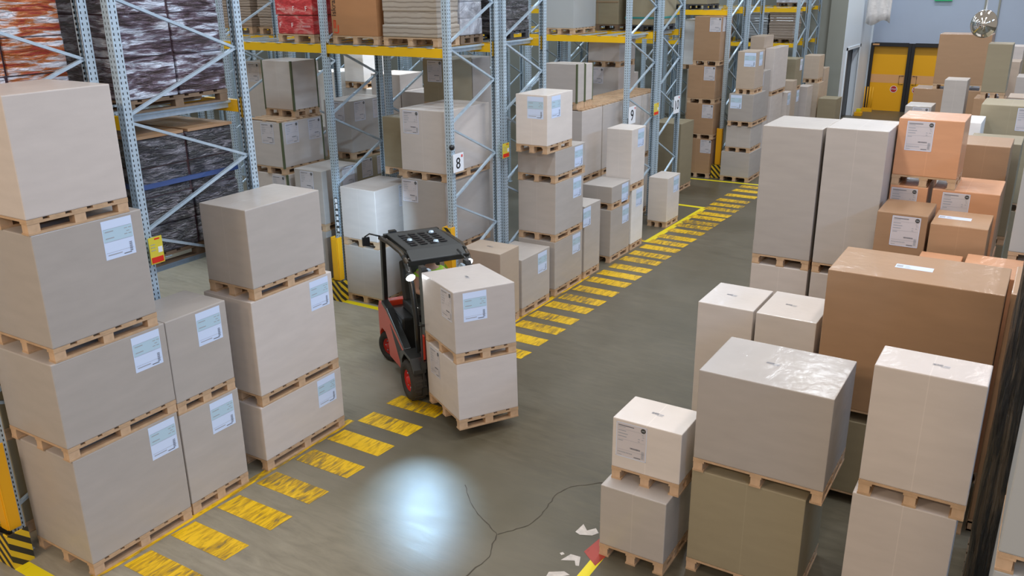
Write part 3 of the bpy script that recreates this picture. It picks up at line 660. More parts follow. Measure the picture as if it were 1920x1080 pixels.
# ------------------------------------------------------------------ pallet racks
POST_H = 7.2
def post_mesh():
    b = MB(); w, d = .10, .09
    b.box(-w/2, w/2, -d/2, -d/2+.008, 0, POST_H, 'post'); b.box(-w/2, -w/2+.008, -d/2, d/2, 0, POST_H, 'post'); b.box(w/2-.008, w/2, -d/2, d/2, 0, POST_H, 'post')
    b.box(-w/2, -.022, d/2-.008, d/2, 0, POST_H, 'post'); b.box(.022, w/2, d/2-.008, d/2, 0, POST_H, 'post')
    b.box(-.08, .08, -.07, .07, 0, .01, 'steel')
    return b.mesh('rack_post')
_pm = post_mesh()
XS = [-7.72-2.39*k for k in range(7)]
def rack(y0, y1, nb, tops, off, label, dx=0):
    t = thing('pallet_rack', label, 'rack', (0, 0, 0), 0, 'rows of pallet racking')
    depth = y1-y0; step = 1.17
    kinds = {}
    def brace(x, za, zb, fb):
        key = (fb)
        if key not in kinds:
            b = MB(); b.bar((0, 0, 0), (0, depth-.09, zb-za), .028, .04, 'steel', up=(1, 0, 0)); kinds[key] = b.mesh('rack_brace')
        return link('rack_brace', kinds[key], t, (x, y0+.045, za))
    bb = {}
    for i in range(nb+1):
        x = XS[i]+dx
        link('rack_post', _pm, t, (x, y0, 0)); link('rack_post', _pm, t, (x, y1, 0), (0, 0, PI))
        k = 0; lim = 5 if i == 0 else 4
        zf = off % step + .0
        while zf+step/2 < POST_H-.2:
            if zf > .2: brace(x, zf, zf+step/2-.04, 1)
            if zf-step/2 > .1 and (i < 4): brace(x, zf-.08, zf-step/2-.04, -1)
            zf += step
    for i in range(nb):
        xa, xb = XS[i+1]+dx, XS[i]+dx
        for zt in tops:
            for y, s in ((y0, -1), (y1, 1)):
                b = MB(); ln = xb-xa-.10
                b.box(-ln/2, ln/2, -.025, .025, -.13, 0, 'beam'); b.box(-ln/2, ln/2, -.03*s-.004, -.03*s+.004, -.13, -.0, 'beam')
                b.box(-ln/2-.045, -ln/2, -.032, .032, -.19, .03, 'beam_end'); b.box(ln/2, ln/2+.045, -.032, .032, -.19, .03, 'beam_end')
                for k in range(6): u = -ln/2+.25+k*(ln-.5)/5; b.box(u-.05, u+.05, -.032, .032, .0, .008, 'steel')
                b.build('rack_beam', t, ((xa+xb)/2, y+s*.07*0, zt))
            for k in range(5):
                b = MB(); b.box(-.03, .03, 0, depth-.06, -.03, -.002, 'steel')
                if k == 4: b.box(-.03, -.022, 0, depth-.06, -.09, -.03, 'steel')
                b.build('deck_bar', t, (xa+.2+k*(xb-xa-.4)/4, y0+.03, zt))
    return t
rack(3.58, 5.12, 1, (3.98, 2.37), 4.0, 'nearest rack row at the left edge, holding orange film-wrapped packs', dx=-.17)
rack(5.31, 6.80, 2, (3.98, 2.37), 4.0, 'second rack row from the left, with purple film-wrapped packs between its posts')
rack(10.69, 11.97, 5, (4.27,), 4.35, 'rack row with the number eight sign and a long yellow beam')
rack(12.20, 13.50, 5, (4.27,), 4.35, 'rack row standing back to back behind the one with the number eight')
rack(17.05, 18.50, 6, (4.10,), 4.10, 'rack row with the number nine sign')
rack(18.75, 20.00, 6, (4.10,), 4.10, 'rack row with the number ten sign, back to back with row nine')
rack(23.40, 24.70, 6, (4.42,), 4.2, 'rack row starting at the far striped post guard')
rack(25.00, 26.30, 6, (4.42,), 4.2, 'rack row back to back behind the far striped post guard')
rack(30.75, 31.95, 4, (3.12, 4.25), 4.2, 'farthest rack row but one, with stacks of flat sheets', dx=-.1)
rack(32.2, 33.7, 4, (3.12, 4.25), 4.2, 'farthest rack row, against the olive wall strip', dx=-.1)

def packs(x0, x1, y0, y1, z0, z1, m, label, layers=5, wood='wood', cat='wrapped pallet', split=0, sm='seam_dark', part='film_wrapped_packs', bulge=.012, extra=None, grp='goods on the rack beams'):
    t = thing('wrapped_pallet', label, cat, ((x0+x1)/2, (y0+y1)/2, z0), 0, grp)
    w, d, h = x1-x0, y1-y0, z1-z0-PH
    pallet(t, w, d, y0 < 16, wood, 'wood_block' if wood == 'wood' else wood)
    b = MB(); lh = h/layers
    for k in range(layers):
        e = bulge*random.uniform(-1, 1)
        if split:
            for s in range(split):
                ya = -d/2+s*d/split+.012; yb = -d/2+(s+1)*d/split-.012
                b.box(-w/2-e, w/2+e, ya, yb, k*lh+.004, (k+1)*lh-.004, m)
        else: b.box(-w/2-e, w/2+e, -d/2-e, d/2+e, k*lh+.003, (k+1)*lh-.003, m)
    c = b.build(part, t, (0, 0, PH), bev=.018)
    c['kind_note'] = ''; del c['kind_note']
    s = MB(); s.box(-w/2+.02, w/2-.02, -d/2+.02, d/2-.02, .01, h-.01, sm); s.build('inner_packs', t, (0, 0, PH))
    if extra: extra(t, w, d, h)
    return t
def top_sheets(t, w, d, h):
    for s in (-1, 1):
        b = MB(); b.box(-w/2-.01, w/2+.01, -d/2 if s < 0 else .03, -.03 if s < 0 else d/2, h, h+.03, 'brown_carton'); b.build('cardboard_lid', t, (0, 0, PH))
    b = MB(); b.box(-w/2-.016, w/2+.016, -d/2-.014, d/2+.014, h*.58, h*.62, 'blue_layer'); b.build('layer_sheet', t, (0, 0, PH))
# near rack rows
packs(-8.97, -8.02, 3.80, 5.0, 3.98, 5.75, 'orange_wrap', 'orange red packs under shiny film at the upper left corner', 5, 'old_wood', split=2)
packs(-8.80, -7.85, 5.42, 6.70, 3.98, 5.75, 'purple_wrap', 'purple packs under glaring film on the upper beam of the second rack row', 4, 'old_wood', split=2)
packs(-8.80, -7.85, 5.44, 6.70, 2.37, 3.72, 'dark_wrap', 'dark film-wrapped packs with brown lids on the lower beam of the second rack row', 4, 'old_wood', split=2, extra=top_sheets)
packs(-8.97, -8.02, 3.80, 5.0, 2.37, 3.72, 'dark_wrap', 'dark film-wrapped packs hidden behind the nearest left stack', 4, 'old_wood', split=2)
packs(-10.0, -9.05, 3.80, 5.0, 3.98, 5.75, 'orange_wrap', 'second pallet of orange packs deeper in the nearest rack row', 5, 'old_wood', split=2)
packs(-9.95, -8.98, 5.42, 6.70, 3.98, 5.75, 'purple_wrap', 'second pallet of purple packs deeper in the second rack row', 4, 'old_wood', split=2)

# goods on the long yellow beam of row eight
def red_prints(t, w, d, h):
    f = text_mesh('F', .105, 'print_white')
    mb = MB(); rr = random.Random(5)
    for k in range(8): xx = -.09+k*.024; mb.box(xx, xx+.014, -.001, .001, -.014, -.008, 'print_white'); mb.box(xx, xx+.004, -.001, .001, -.014, .012, 'print_white'); mb.box(xx, xx+.012, -.001, .001, .008, .012, 'print_white')
    b2 = mb.mesh('printed_word')
    for x, z in ((.01, .40), (.29, .40), (-.31, .14), (-.04, .14), (-.31, .66), (-.06, .66), (.02, .92), (.29, .92)):
        link('printed_letter', f, t, (x, -d/2-.02, PH+z), (PI/2, 0, 0))
    for x, z in ((-.26, .40), (.27, .13), (.24, .66)): link('printed_word', b2, t, (x, -d/2-.022, PH+z))
packs(-11.23, -10.42, 10.78, 11.90, 4.28, 5.9, 'red_box', 'red packs printed with a white letter F under film on the yellow beam', 5, extra=red_prints)
t = pload(-10.02, -9.09, 10.78, 11.90, 4.28, 5.9, 'kraft_dark', '', 'plain brown carton with vertical black lettering on the long yellow beam', 'goods on the rack beams')
tc_ = [c for c in t.children if c.name.startswith('carton')][0]
w, d = .93, 1.12
link('printed_word', text_mesh('iskraom', .128, 'print_dark'), tc_, (-w/2+.065, -d/2-.003, .50), (PI/2, -PI/2, 0))
b = MB()
b.box(-.03, -.015, 0, .003, 0, .12, 'print_red'); b.box(.0, .015, 0, .003, .0, .12, 'print_red'); b.box(-.03, .015, 0, .003, .11, .125, 'print_red')
b.box(.05, .07, 0, .003, -.06, .05, 'print_red'); b.box(-.0, .06, 0, .003, -.075, -.058, 'print_red'); b.box(-.03, -.012, 0, .003, -.075, -.05, 'print_red')
b.build('red_emblem', tc_, (-w/2+.075, -d/2-.004, .11))
b = MB()
b.bar((-.03, 0, 0), (.0, 0, .07), .004, .01, 'print_dark', up=(0, 1, 0)); b.bar((.03, 0, 0), (.0, 0, .07), .004, .01, 'print_dark', up=(0, 1, 0)); b.box(-.035, .035, -.002, .002, -.005, .005, 'print_dark'); b.box(-.03, .03, -.002, .002, -.035, -.027, 'print_dark')
b.box(-.16, -.11, -.002, .002, .05, .058, 'print_dark'); b.box(-.15, -.12, -.002, .002, .0, .03, 'print_dark'); b.box(-.14, -.13, -.002, .002, -.06, -.04, 'print_dark')
b.build('handling_marks', tc_, (.10, -d/2-.003, .70))
packs(-8.98, -7.95, 10.78, 11.35, 4.28, 5.9, 'slat_beige', 'flat beige sheets wrapped in film at the end of the long yellow beam', 8, part='stacked_sheets', bulge=.02, sm='slat_beige')
packs(-8.90, -7.95, 11.38, 12.0, 4.28, 5.9, 'film', 'milky film-wrapped load beside the post of sign eight, behind the beige sheets', 6, 'old_wood', sm='film')
packs(-13.3, -12.62, 12.3, 13.4, 4.28, 5.9, 'slat_brown', 'brown ribbed sheets on the rear beam left of the red packs', 8, part='stacked_sheets', sm='slat_brown')
packs(-14.5, -13.5, 12.3, 13.4, 4.28, 5.9, 'slat_brown', 'brown ribbed sheets farther left on the rear beam', 8, part='stacked_sheets', sm='slat_brown')
packs(-8.75, -7.90, 12.25, 13.35, 4.28, 5.9, 'dark_wrap', 'black film-wrapped packs right of the double post of row eight', 8, 'dark_wood')
pload(-9.75, -9.05, 17.15, 18.2, 4.10, 6.0, 'grey_plain', '', 'tall light grey carton high on the row nine beam, left bay', 'goods on the rack beams')
# rows nine and ten
def tape_cross(t, w, d, h):
    c = [q for q in t.children if q.name.startswith('film')][0]
    b = MB(); b.box(-w/2-.004, w/2+.004, -d/2-.016, -d/2-.012, .49, .505, 'brown_carton'); b.box(-.005, .005, -d/2-.016, -d/2-.012, .0, h, 'brown_carton'); b.build('carton_joint', t, (0, 0, PH))
packs(-9.85, -8.80, 18.85, 19.9, 4.10, 5.75, 'olive_carton', 'brown cartons four to a face on the row ten beam', 2, 'old_wood', part='film_wrapped_cartons', bulge=.004, sm='brown_carton', extra=tape_cross)
def teal_band(t, w, d, h):
    b = MB(); b.box(-w/2-.012, w/2+.012, -d/2-.012, d/2+.012, .14, .18, 'teal'); b.build('teal_stripe', t, (0, 0, PH))
    b = MB(); b.box(-.1, .12, -d/2-.012, -d/2, .95, .98, 'teal'); b.build('teal_print', t, (0, 0, PH))
packs(-8.62, -7.84, 18.85, 19.9, 4.10, 5.75, 'olive_carton', 'brown carton with a teal stripe on a dark pallet above the number ten sign', 1, 'dark_wood', part='film_wrapped_cartons', bulge=.004, sm='brown_carton', extra=teal_band)
packs(-9.5, -8.4, 23.5, 24.5, 4.42, 5.8, 'olive_carton', 'dark brown cartons on a black pallet above the four-high brown column', 2, 'dark_wood', part='film_wrapped_cartons', sm='brown_carton')
# far rack
packs(-9.65, -8.85, 30.9, 31.9, 3.12, 4.10, 'slat_grey', 'grey flat sheets on the far rack beam', 10, 'old_wood', part='stacked_sheets', sm='slat_grey')
packs(-8.80, -7.98, 30.9, 31.9, 3.12, 4.12, 'slat_brown', 'brown flat sheets on the far rack beam, next to the wall column', 10, 'old_wood', part='stacked_sheets', sm='slat_brown')
packs(-11.15, -10.35, 30.9, 31.9, 3.12, 4.10, 'slat_brown', 'brown flat sheets on the far rack, seen between two posts', 10, 'old_wood', part='stacked_sheets', sm='slat_brown')
packs(-9.0, -8.0, 32.3, 33.4, 4.25, 5.6, 'film', 'milky film-wrapped load hanging above the grey sheets on the far rack', 6, 'old_wood', sm='film')

# ------------------------------------------------------------------ post guards, signs, tags
def guard(x, y, h, label, zb=.36, top_zebra=False):
    t = thing('post_guard', label, 'guard', (x, y, 0), 0, 'yellow guards at the rack posts')
    b = MB(); b.box(-.075, .075, -.012, .0, zb, h, 'guard'); b.box(-.075, -.063, 0, .10, zb, h, 'guard'); b.box(.063, .075, 0, .10, zb, h, 'guard'); b.box(-.055, .055, -.02, -.012, zb, h-.03, 'guard')
    b.build('guard_column', t, bev=.003)
    b = MB(); b.box(-.14, .14, -.08, -.066, 0, zb, 'zebra'); b.box(-.14, -.126, -.066, .12, 0, zb, 'zebra'); b.box(.126, .14, -.066, .12, 0, zb, 'zebra'); b.build('striped_base', t)
    if top_zebra:
        b = MB(); b.box(-.08, .08, -.022, -.014, h-.16, h, 'zebra'); b.build('striped_cap', t)
guard(-7.80, 3.44, 1.25, 'orange yellow guard with a warning-striped foot at the left bottom corner')
guard(-10.08, 10.51, 1.12, 'bright yellow guard on the rack post left of the blue lit cartons')
guard(-7.70, 10.51, 1.62, 'guard with striped cap on the post under the number eight sign, behind the truck', top_zebra=True)
guard(-7.72, 23.22, 1.35, 'yellow guard with black-striped foot beside the four-high brown column')
def note_strip():
    t = thing('notice_strip', 'strip of torn paper notices taped to the post above the yellow guard', 'notices', (-10.08, 10.63, 1.17))
    b = MB(); b.box(-.03, .03, -.004, 0, 0, .62, 'dark_grey'); b.build('backing', t)
    for k in range(6):
        b = MB(); z = .03+k*.1; b.box(-.022+random.uniform(-.006, .006), .024, -.007, -.004, z, z+.07+random.uniform(-.02, .015), 'white'); b.build('paper_note', t)
note_strip()
def aisle_sign(s, y, z, label, w=.27, h=.28, size=.24):
    t = thing('aisle_sign', label, 'sign', (-7.615, y, z), 0, 'numbered boards on the rack ends')
    b = MB(); b.box(-.004, .004, -w/2, w/2, -h/2, h/2, 'white'); p = b.build('sign_board', t)
    link('number', text_mesh(s, size, 'black'), p, (.0062, -.01, -.015), (PI/2, 0, PI/2))
    b = MB(); b.box(0, .003, -.02, .02, 0, .016, 'tag_red'); b.box(0, .003, -.02, .02, -.02, -.006, 'tag_red'); b.build('red_mark', p, (.005, w/2-.045, h/2-.045))
    b = MB(); b.box(-.06, -.004, -w/2+.02, -w/2+.05, -.05, .12, 'steel'); b.build('bracket', t)
aisle_sign('8', 10.74, 2.60, 'white board with a black number 8 on the rack end post')
b = MB(); b.lathe([(0, 0), (.035, .004), (.045, .03), (.035, .06), (0, .065)], 'black', 14, Matrix.Translation((-7.66, 10.60, 2.85)) @ Matrix.Rotation(PI/2, 4, 'Y'))
o = b.build('sensor'); tag(o, 'small black round sensor just above the number eight board', 'sensor')
aisle_sign('9', 17.13, 2.50, 'white board with a black number 9 on the rack end post', w=.34, h=.36, size=.32)
aisle_sign('10', 19.66, 2.42, 'white board with a black number 10 on the rack end post', w=.34, h=.40, size=.30)
def load_tag(y, z, label, w=.2, h=.24):
    t = thing('load_notice', label, 'notice', (-7.60, y, z), 0, 'yellow and red load notices on rack posts')
    b = MB(); b.box(-.003, .003, -w/2, w/2, -h/2, h/2, 'tag_yellow'); p = b.build('notice_board', t)
    b = MB(); b.box(0, .002, -w/2+.01, w/2-.01, -h/2+.01, -h/2+.07, 'tag_red'); b.box(0, .002, w/2-.09, w/2-.03, h/2-.03, h/2-.015, 'tag_red'); b.build('red_band', p, (.003, 0, 0))
    b = MB(); b.box(0, .002, w/2-.06, w/2-.01, -.03, .03, 'white')
    for k in range(3): b.box(0, .002, -w/2+.02, w/2-.09, .0+k*.03, .006+k*.03, 'ink_soft')
    b.build('white_panel', p, (.003, 0, 0))
    b = MB(); b.box(-.06, -.003, -.015, .015, -.02, .02, 'steel'); b.build('bracket', t)
load_tag(12.08, 2.57, 'yellow and red load notice on the double post right of the number eight')
load_tag(5.34, 2.64, 'yellow and red load notice on the near rack post, left of the dark grey carton', w=.16, h=.28)
load_tag(18.40, 2.47, 'yellow and red load notice on the double post right of the number nine', w=.26, h=.26)

# ------------------------------------------------------------------ floor, walls, doors
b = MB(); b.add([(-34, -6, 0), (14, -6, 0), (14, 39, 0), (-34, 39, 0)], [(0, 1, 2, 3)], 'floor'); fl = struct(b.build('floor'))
def fpoly(name, pts, m, z=.002):
    b = MB(); b.add([(x, y, z) for x, y in pts], [tuple(range(len(pts)))], m); return b.build(name, fl)
ys = [3.0, 3.62, 4.20, 4.745, 5.319, 5.863, 6.454, 6.998, 7.544, 8.10, 8.62, 9.16, 9.68, 10.208, 10.742, 11.265, 11.745, 12.289, 12.735, 13.252, 13.806, 14.268, 14.742, 15.271, 15.717, 16.227, 16.666, 17.123, 17.671, 18.158, 18.529, 19.011, 19.402, 19.93, 20.4, 20.9, 21.5, 22.1, 22.6]
for y in ys:
    e = random.uniform(-.015, .015); y -= .0
    hgt = .30
    fpoly('floor_stripe', [(-6.82+e, y-hgt*0), (-6.03+e, y-.0), (-6.03+e, y+hgt), (-6.82+e, y+hgt)] if False else [(-6.83+e, y-.27), (-6.04+e, y-.27), (-6.02+e, y+.02), (-6.81+e, y+.02)], 'stripe')
fpoly('floor_line', [(-6.96, 1.5), (-6.86, 1.5), (-6.86, 7.25), (-6.96, 7.25)], 'stripe', .0015)
fpoly('floor_line', [(-6.96, 10.8), (-6.86, 10.8), (-6.86, 13.8), (-6.96, 13.8)], 'stripe', .0015)
fpoly('floor_line', [(-6.93, 16.4), (-6.79, 16.4), (-6.74, 19.8), (-6.88, 19.8)], 'line', .0015)
fpoly('floor_line', [(-7.60, 16.40), (-6.85, 16.40), (-6.85, 16.50), (-7.60, 16.50)], 'stripe', .001)
fpoly('floor_line', [(-7.60, 19.72), (-6.8, 19.70), (-6.8, 19.84), (-7.60, 19.86)], 'line', .001)
fpoly('floor_line', [(-10.30, 10.44), (-6.9, 10.44), (-6.9, 10.56), (-10.30, 10.56)], 'line', .001)
fpoly('floor_line', [(-12.0, 3.36), (-6.98, 3.36), (-6.98, 3.50), (-12.0, 3.50)], 'line', .001)
fpoly('floor_line', [(-8.9, 22.66), (-6.2, 22.80), (-6.2, 22.92), (-8.9, 22.78)], 'line', .001)
fpoly('floor_line', [(-3.06, 5.0), (-2.96, 5.0), (-2.96, 12.0), (-3.06, 12.0)], 'line', .001)
fpoly('floor_red_patch', [(-3.17, 6.36), (-2.98, 6.22), (-2.9, 6.80), (-3.12, 6.72)], 'redpaint', .0022)
# remains of torn tape marks
for pts in ([(-3.39, 6.60), (-3.33, 6.58), (-3.22, 6.63), (-3.18, 6.70), (-3.24, 6.76), (-3.30, 6.68), (-3.38, 6.76)],
            [(-3.30, 6.13), (-3.26, 6.26), (-3.16, 6.27), (-3.11, 6.14), (-3.14, 6.13), (-3.18, 6.19)],
            [(-3.36, 6.22), (-3.33, 6.20), (-3.31, 6.23), (-3.34, 6.25)],
            [(-3.26, 6.88), (-3.12, 6.86), (-3.10, 6.90), (-3.25, 6.91)], [(-3.30, 5.85), (-3.2, 5.9), (-3.12, 5.98), (-3.19, 6.0), (-3.31, 5.92)],
            [(-3.26, 7.05), (-3.20, 7.02), (-3.18, 7.06), (-3.25, 7.09)]):
    fpoly('tape_remnant', pts, 'tape', .0025)
def crack(pts, w=.011):
    # a crack line with slightly wandering width
    P = []
    for (a, b_) in zip(pts[:-1], pts[1:]):
        for k in range(4):
            u = k/4; P.append(Vector((a[0]+(b_[0]-a[0])*u+random.uniform(-.008, .008), a[1]+(b_[1]-a[1])*u+random.uniform(-.008, .008), 0)))
    P.append(Vector((*pts[-1], 0)))
    for ww, z, m, nm in ((w*5.5, .0008, 'joint_fill', 'crack_grime'), (w, .0026, 'crack', 'floor_crack')):
        vs = []; fs = []
        for i, p in enumerate(P):
            d = (P[min(i+1, len(P)-1)]-P[max(i-1, 0)]).normalized(); n = Vector((-d.y, d.x, 0)); q = ww*random.uniform(.45, 1.1)/2
            vs += [p+n*q+Vector((0, 0, z)), p-n*q+Vector((0, 0, z))]
            if i: fs.append((2*i-2, 2*i-1, 2*i+1, 2*i))
        if nm == 'crack_grime': continue
        b = MB(); b.add(vs, fs, m); b.build(nm, fl)
crack([(-4.823, 6.741), (-4.646, 6.544), (-4.394, 6.351), (-4.187, 6.256), (-4.035, 6.158)], .010)
crack([(-4.035, 6.158), (-3.987, 6.014), (-3.904, 5.82), (-3.936, 5.568), (-3.935, 5.30), (-3.99, 5.0)], .014)
crack([(-4.035, 6.158), (-3.945, 6.295), (-3.853, 6.455), (-3.83, 6.686), (-3.855, 6.898), (-3.88, 7.119), (-3.821, 7.312), (-3.575, 7.533), (-3.2, 7.75)], .012)

def wbox(name, x0, x1, y0, y1, z0, z1, m, parent=None):
    b = MB(); b.box(x0, x1, y0, y1, z0, z1, m); o = b.build(name, parent)
    if not parent: struct(o)
    return o
WY = 39.0
wb = wbox('wall_back', -34, 14, WY, WY+.2, 0, 9.5, 'wall')
wbox('wall_left', -34.2, -34, -6, WY, 0, 9.5, 'wall_olive')
for k, x in enumerate((-2.95, -2.48, 1.5)): wbox('trim_%d' % (k+1), x-.03, x+.03, WY-.06, WY, 0, 9.5, 'wall_olive')
# partition with a dark doorway
DX = -6.9
wp = wbox('wall_partition', DX-.25, DX, 36.9, WY, 0, 9.5, 'wall_white')
wbox('wall_partition_lintel', DX-.25, DX, 34.5, 36.9, 2.68, 9.5, 'wall_white', wp)
wbox('wall_partition_end', DX-.6, DX-.012, 33.95, 34.5, 0, 9.5, 'wall_olive', wp)  # olive grey paints the shadow on the end facing the camera
wbox('wall_partition_lining', DX-.011, DX, 33.95, 34.5, 0, 9.5, 'wall_white', wp)
wbox('wall_olive_strip', -34, DX-.6, 34.1, 34.4, 0, 9.5, 'wall_olive', wp)  # wall shadow put into the olive grey colour
wbox('doorway_dark_sheet', DX-.32, DX-.26, 34.4, 37.2, 0, 2.8, 'black', wp)  # black sheet painted in for the darkness inside the doorway
b = MB(); b.box(DX, DX+.03, 34.48, 34.58, 0, 2.76, 'wall_white'); b.box(DX, DX+.03, 36.8, 36.95, 0, 2.76, 'wall_white'); b.box(DX, DX+.03, 34.48, 36.95, 2.66, 2.76, 'wall_white')
struct(b.build('door_3'))
def roll_door(n, x0, x1):
    z1 = 2.56; y = WY-.06
    b = MB(); b.box(x0-.12, x0, WY-.16, WY, 0, 2.68, 'black_frame'); b.box(x1, x1+.12, WY-.16, WY, 0, 2.68, 'black_frame'); b.box(x0, x1, WY-.2, WY, z1, 2.70, 'black_frame')
    d = b.build('door_%d' % n); struct(d)
    b = MB()
    b.box(x0, x1, y-.01, y, 2.24, z1, 'door_band'); b.build('door_upper_band', d)
    b = MB(); b.box(x0, x1, y-.012, y, 1.45, 2.24, 'door_yellow'); b.box(x0, x1, y-.012, y, 0, 1.12, 'door_yellow'); b.build('door_curtain', d)
    b = MB(); b.box(x0, x1, y-.014, y, 1.12, 1.45, 'door_window'); b.build('window_strip', d)
    cx = x1-.36 if n == 1 else x0+.22
    n_ = 24; r = .12
    b = MB(); b.add([(cx+(r+.018)*math.cos(2*PI*k/n_), y-.018, .88+(r+.018)*math.sin(2*PI*k/n_)) for k in range(n_)], [tuple(range(n_))], 'white')
    b.add([(cx+r*math.cos(2*PI*k/n_), y-.020, .88+r*math.sin(2*PI*k/n_)) for k in range(n_)], [tuple(range(n_))], 'stopred')
    s = b.build('stop_sign', d); link('stop_lettering', text_mesh('STOP', .095, 'white'), s, (cx, y-.024, .88), (PI/2, 0, 0))
    hx = x1-.04 if n == 1 else x0+.04; sgn = -1 if n == 1 else 1
    b = MB(); b.tube([(hx, y-.03, 1.42), (hx+sgn*.16, y-.05, 1.42), (hx+sgn*.16, y-.05, 1.08), (hx, y-.03, 1.08)], .012, 'frame_black'); b.build('door_handle', d)
    if n == 1:
        b = MB(); b.box(x0-.05, x0+.2, WY-.205, WY-.2, 2.60, 2.66, 'door_window'); b.build('maker_plate', d)
roll_door(1, -6.72, -5.43); roll_door(2, -5.18, -3.9)
wbox('trim_4', -6.9, -6.84, WY-.08, WY, 0, 9.5, 'wall_white')
# exit sign
t = thing('exit_sign', 'green exit sign high on the back wall at the top edge', 'sign', (-4.42, WY-.08, 4.30))
b = MB(); b.box(-.31, .31, -.05, .05, 0, .3, 'exit'); p = b.build('sign_case', t)
b = MB(); b.add([(-.22, -.056, .08), (-.12, -.056, .08), (-.12, -.056, .04), (-.04, -.056, .11), (-.12, -.056, .18), (-.12, -.056, .14), (-.22, -.056, .14)], [tuple(range(7))], 'white'); b.build('arrow', p)
b = MB(); b.box(.08, .18, -.056, -.05, .04, .24, 'white'); b.build('door_symbol', p)
# mirror ball
my = 20.2; mx_, mz = -1.50, 4.30
t = thing('safety_mirror', 'silver mirror ball hanging on a rod in front of the back wall', 'mirror', (mx_, my, mz))
b = MB(); b.lathe([(.245*math.sin(PI*k/40), -.27*math.cos(PI*k/40)) for k in range(41)], 'mirror', 64); b.build('mirror_ball', t)
b = MB(); b.tube([(0, 0, .26), (.0, 0, 3.6)], .014, 'white'); b.build('hanging_rod', t)
# bollards and rail by the partition
def bollard(x, y, label, w=.28, h=.28):
    t = thing('kerb_block', label, 'bollard', (x, y, 0), 0, 'yellow kerb blocks at the partition')
    b = MB(); b.box(-w/2, w/2, -w/2, w/2, 0, h*.55, 'guard'); b.build('block_base', t, bev=.02)
    b = MB(); b.box(-w*.3, w*.3, -w*.3, w*.3, h*.55, h, 'line'); b.build('block_cap', t, bev=.02)
bollard(-6.68, 36.95, 'yellow kerb block at the right jamb of the dark doorway')
bollard(-6.45, 33.4, 'yellow kerb block close to the dull carton before the doorway')
t = thing('protective_rail', 'yellow upright bars beside the left yellow door', 'rail', (-6.62, 38.3, 0))
for k in range(4):
    b = MB(); b.tube([(k*.1-.15, 0, 0), (k*.1-.15, 0, 1.0)], .022, 'guard'); b.build('upright_bar', t)
b = MB(); b.box(-.2, .2, -.03, .03, .0, .16, 'guard'); b.build('foot_rail', t)
# hanging plastic sheet
b = MB(); n = 8; vs = []
for j in range(5):
    for k in range(n+1): vs.append((-6.8+k*.11, 36.8+.05*math.sin(k*2+j), 3.55+j*.35+.03*k*(1-j/4)*0-.10*math.sin(k*.8)*(j == 0)))
b.add(vs, [(j*(n+1)+k, j*(n+1)+k+1, (j+1)*(n+1)+k+1, (j+1)*(n+1)+k) for j in range(4) for k in range(n)], 'plastic', True)
o = b.build('plastic_sheet'); tag(o, 'crumpled white plastic sheet hanging on the white partition near the ceiling', 'plastic sheet')
sm = o.modifiers.new('t', 'SOLIDIFY'); sm.thickness = .01
#TRUCK
# ------------------------------------------------------------------ fork lift truck
TRZ = math.radians(-33)
tr = thing('forklift_truck', 'red and black forklift truck with lit head lamps carrying two cartons', 'forklift', (-6.99, 8.92, 0), TRZ)
def tp(name, b, bev=0, parent=None):
    o = b.build(name, parent or tr, bev=bev)
    if name not in FIXED: o.location = (.04, .07, -.08 if name in GUARD else 0)
    return o
GUARD = ('front_pillar', 'roof_rail', 'roof_frame', 'roof_plate', 'roof_vent', 'roof_cap', 'rear_lamp', 'rear_view_mirror', 'rear_pillar')
FIXED = ('mast_channel', 'inner_channel', 'lift_cylinder', 'lift_chain', 'fork', 'mast_crossbar', 'load_carriage', 'tilt_cylinder', 'head_lamp')
# body sides and counterweight
side = [(-.82, .28), (-.84, .76), (-.78, .88), (-.62, .90), (-.40, .85), (.34, .52), (.46, .47), (.44, .32), (.30, .18), (-.38, .18), (-.42, .40), (-.54, .49), (-.70, .49), (-.80, .40)]
b = MB()
for s in (-1, 1): b.prism(side, s*.49, s*.42, 'red')
tp('body_side', b, .012)
b = MB(); b.prism([(-.82, .30), (-.85, .76), (-.78, .90), (-.60, .92), (-.56, .30)], -.42, .42, 'red'); b.box(-.88, -.83, -.2, .2, .42, .7, 'red'); tp('counterweight', b, .02)
for s in (-1, 1):
    b = MB(); y0 = s*.493; b.prism([(-.28, .70), (.33, .44), (.38, .31), (.16, .22)], min(y0, y0-.006*s), max(y0, y0-.006*s)+.0, 'dark_grey'); tp('side_flash', b)
    b = MB(); b.prism([(-.62, .90), (-.40, .85), (.34, .52), (.34, .56), (-.38, .91), (-.60, .95)], s*.45-.05, s*.45+.05, 'frame_black'); tp('side_rail', b, .006)
    b = MB(); b.prism([(.42, .30), (.42, .58), (.58, .66), (.86, .64), (.98, .52), (.98, .46), (.84, .60), (.60, .61), (.50, .50), (.50, .30)], s*.49-.10, s*.49+.07, 'frame_black'); tp('mudguard', b, .006)
b = MB(); b.box(-.58, .55, -.41, .41, .20, .40, 'frame_black'); b.box(.28, .70, -.36, .36, .40, .46, 'dark_grey'); tp('floor_plate', b, .008)
b = MB(); b.box(-.58, .02, -.40, .40, .40, .86, 'frame_black'); tp('battery_cover', b, .03)
b = MB(); b.box(.60, .76, -.40, .40, .30, 1.02, 'frame_black'); b.box(.50, .62, -.30, .30, .86, 1.04, 'dark_grey'); tp('dashboard', b, .02)
b = MB(); b.box(-.46, .02, -.24, .24, .86, .98, 'dark_grey'); tp('seat_cushion', b, .03)
b = MB(); b.prism([(-.46, .96), (-.56, 1.50), (-.48, 1.54), (-.36, .98)], -.23, .23, 'dark_grey'); tp('seat_back', b, .025)
b = MB(); b.tube([(.54, .0, .98), (.34, .0, 1.16)], .022, 'frame_black'); tp('steering_column', b)
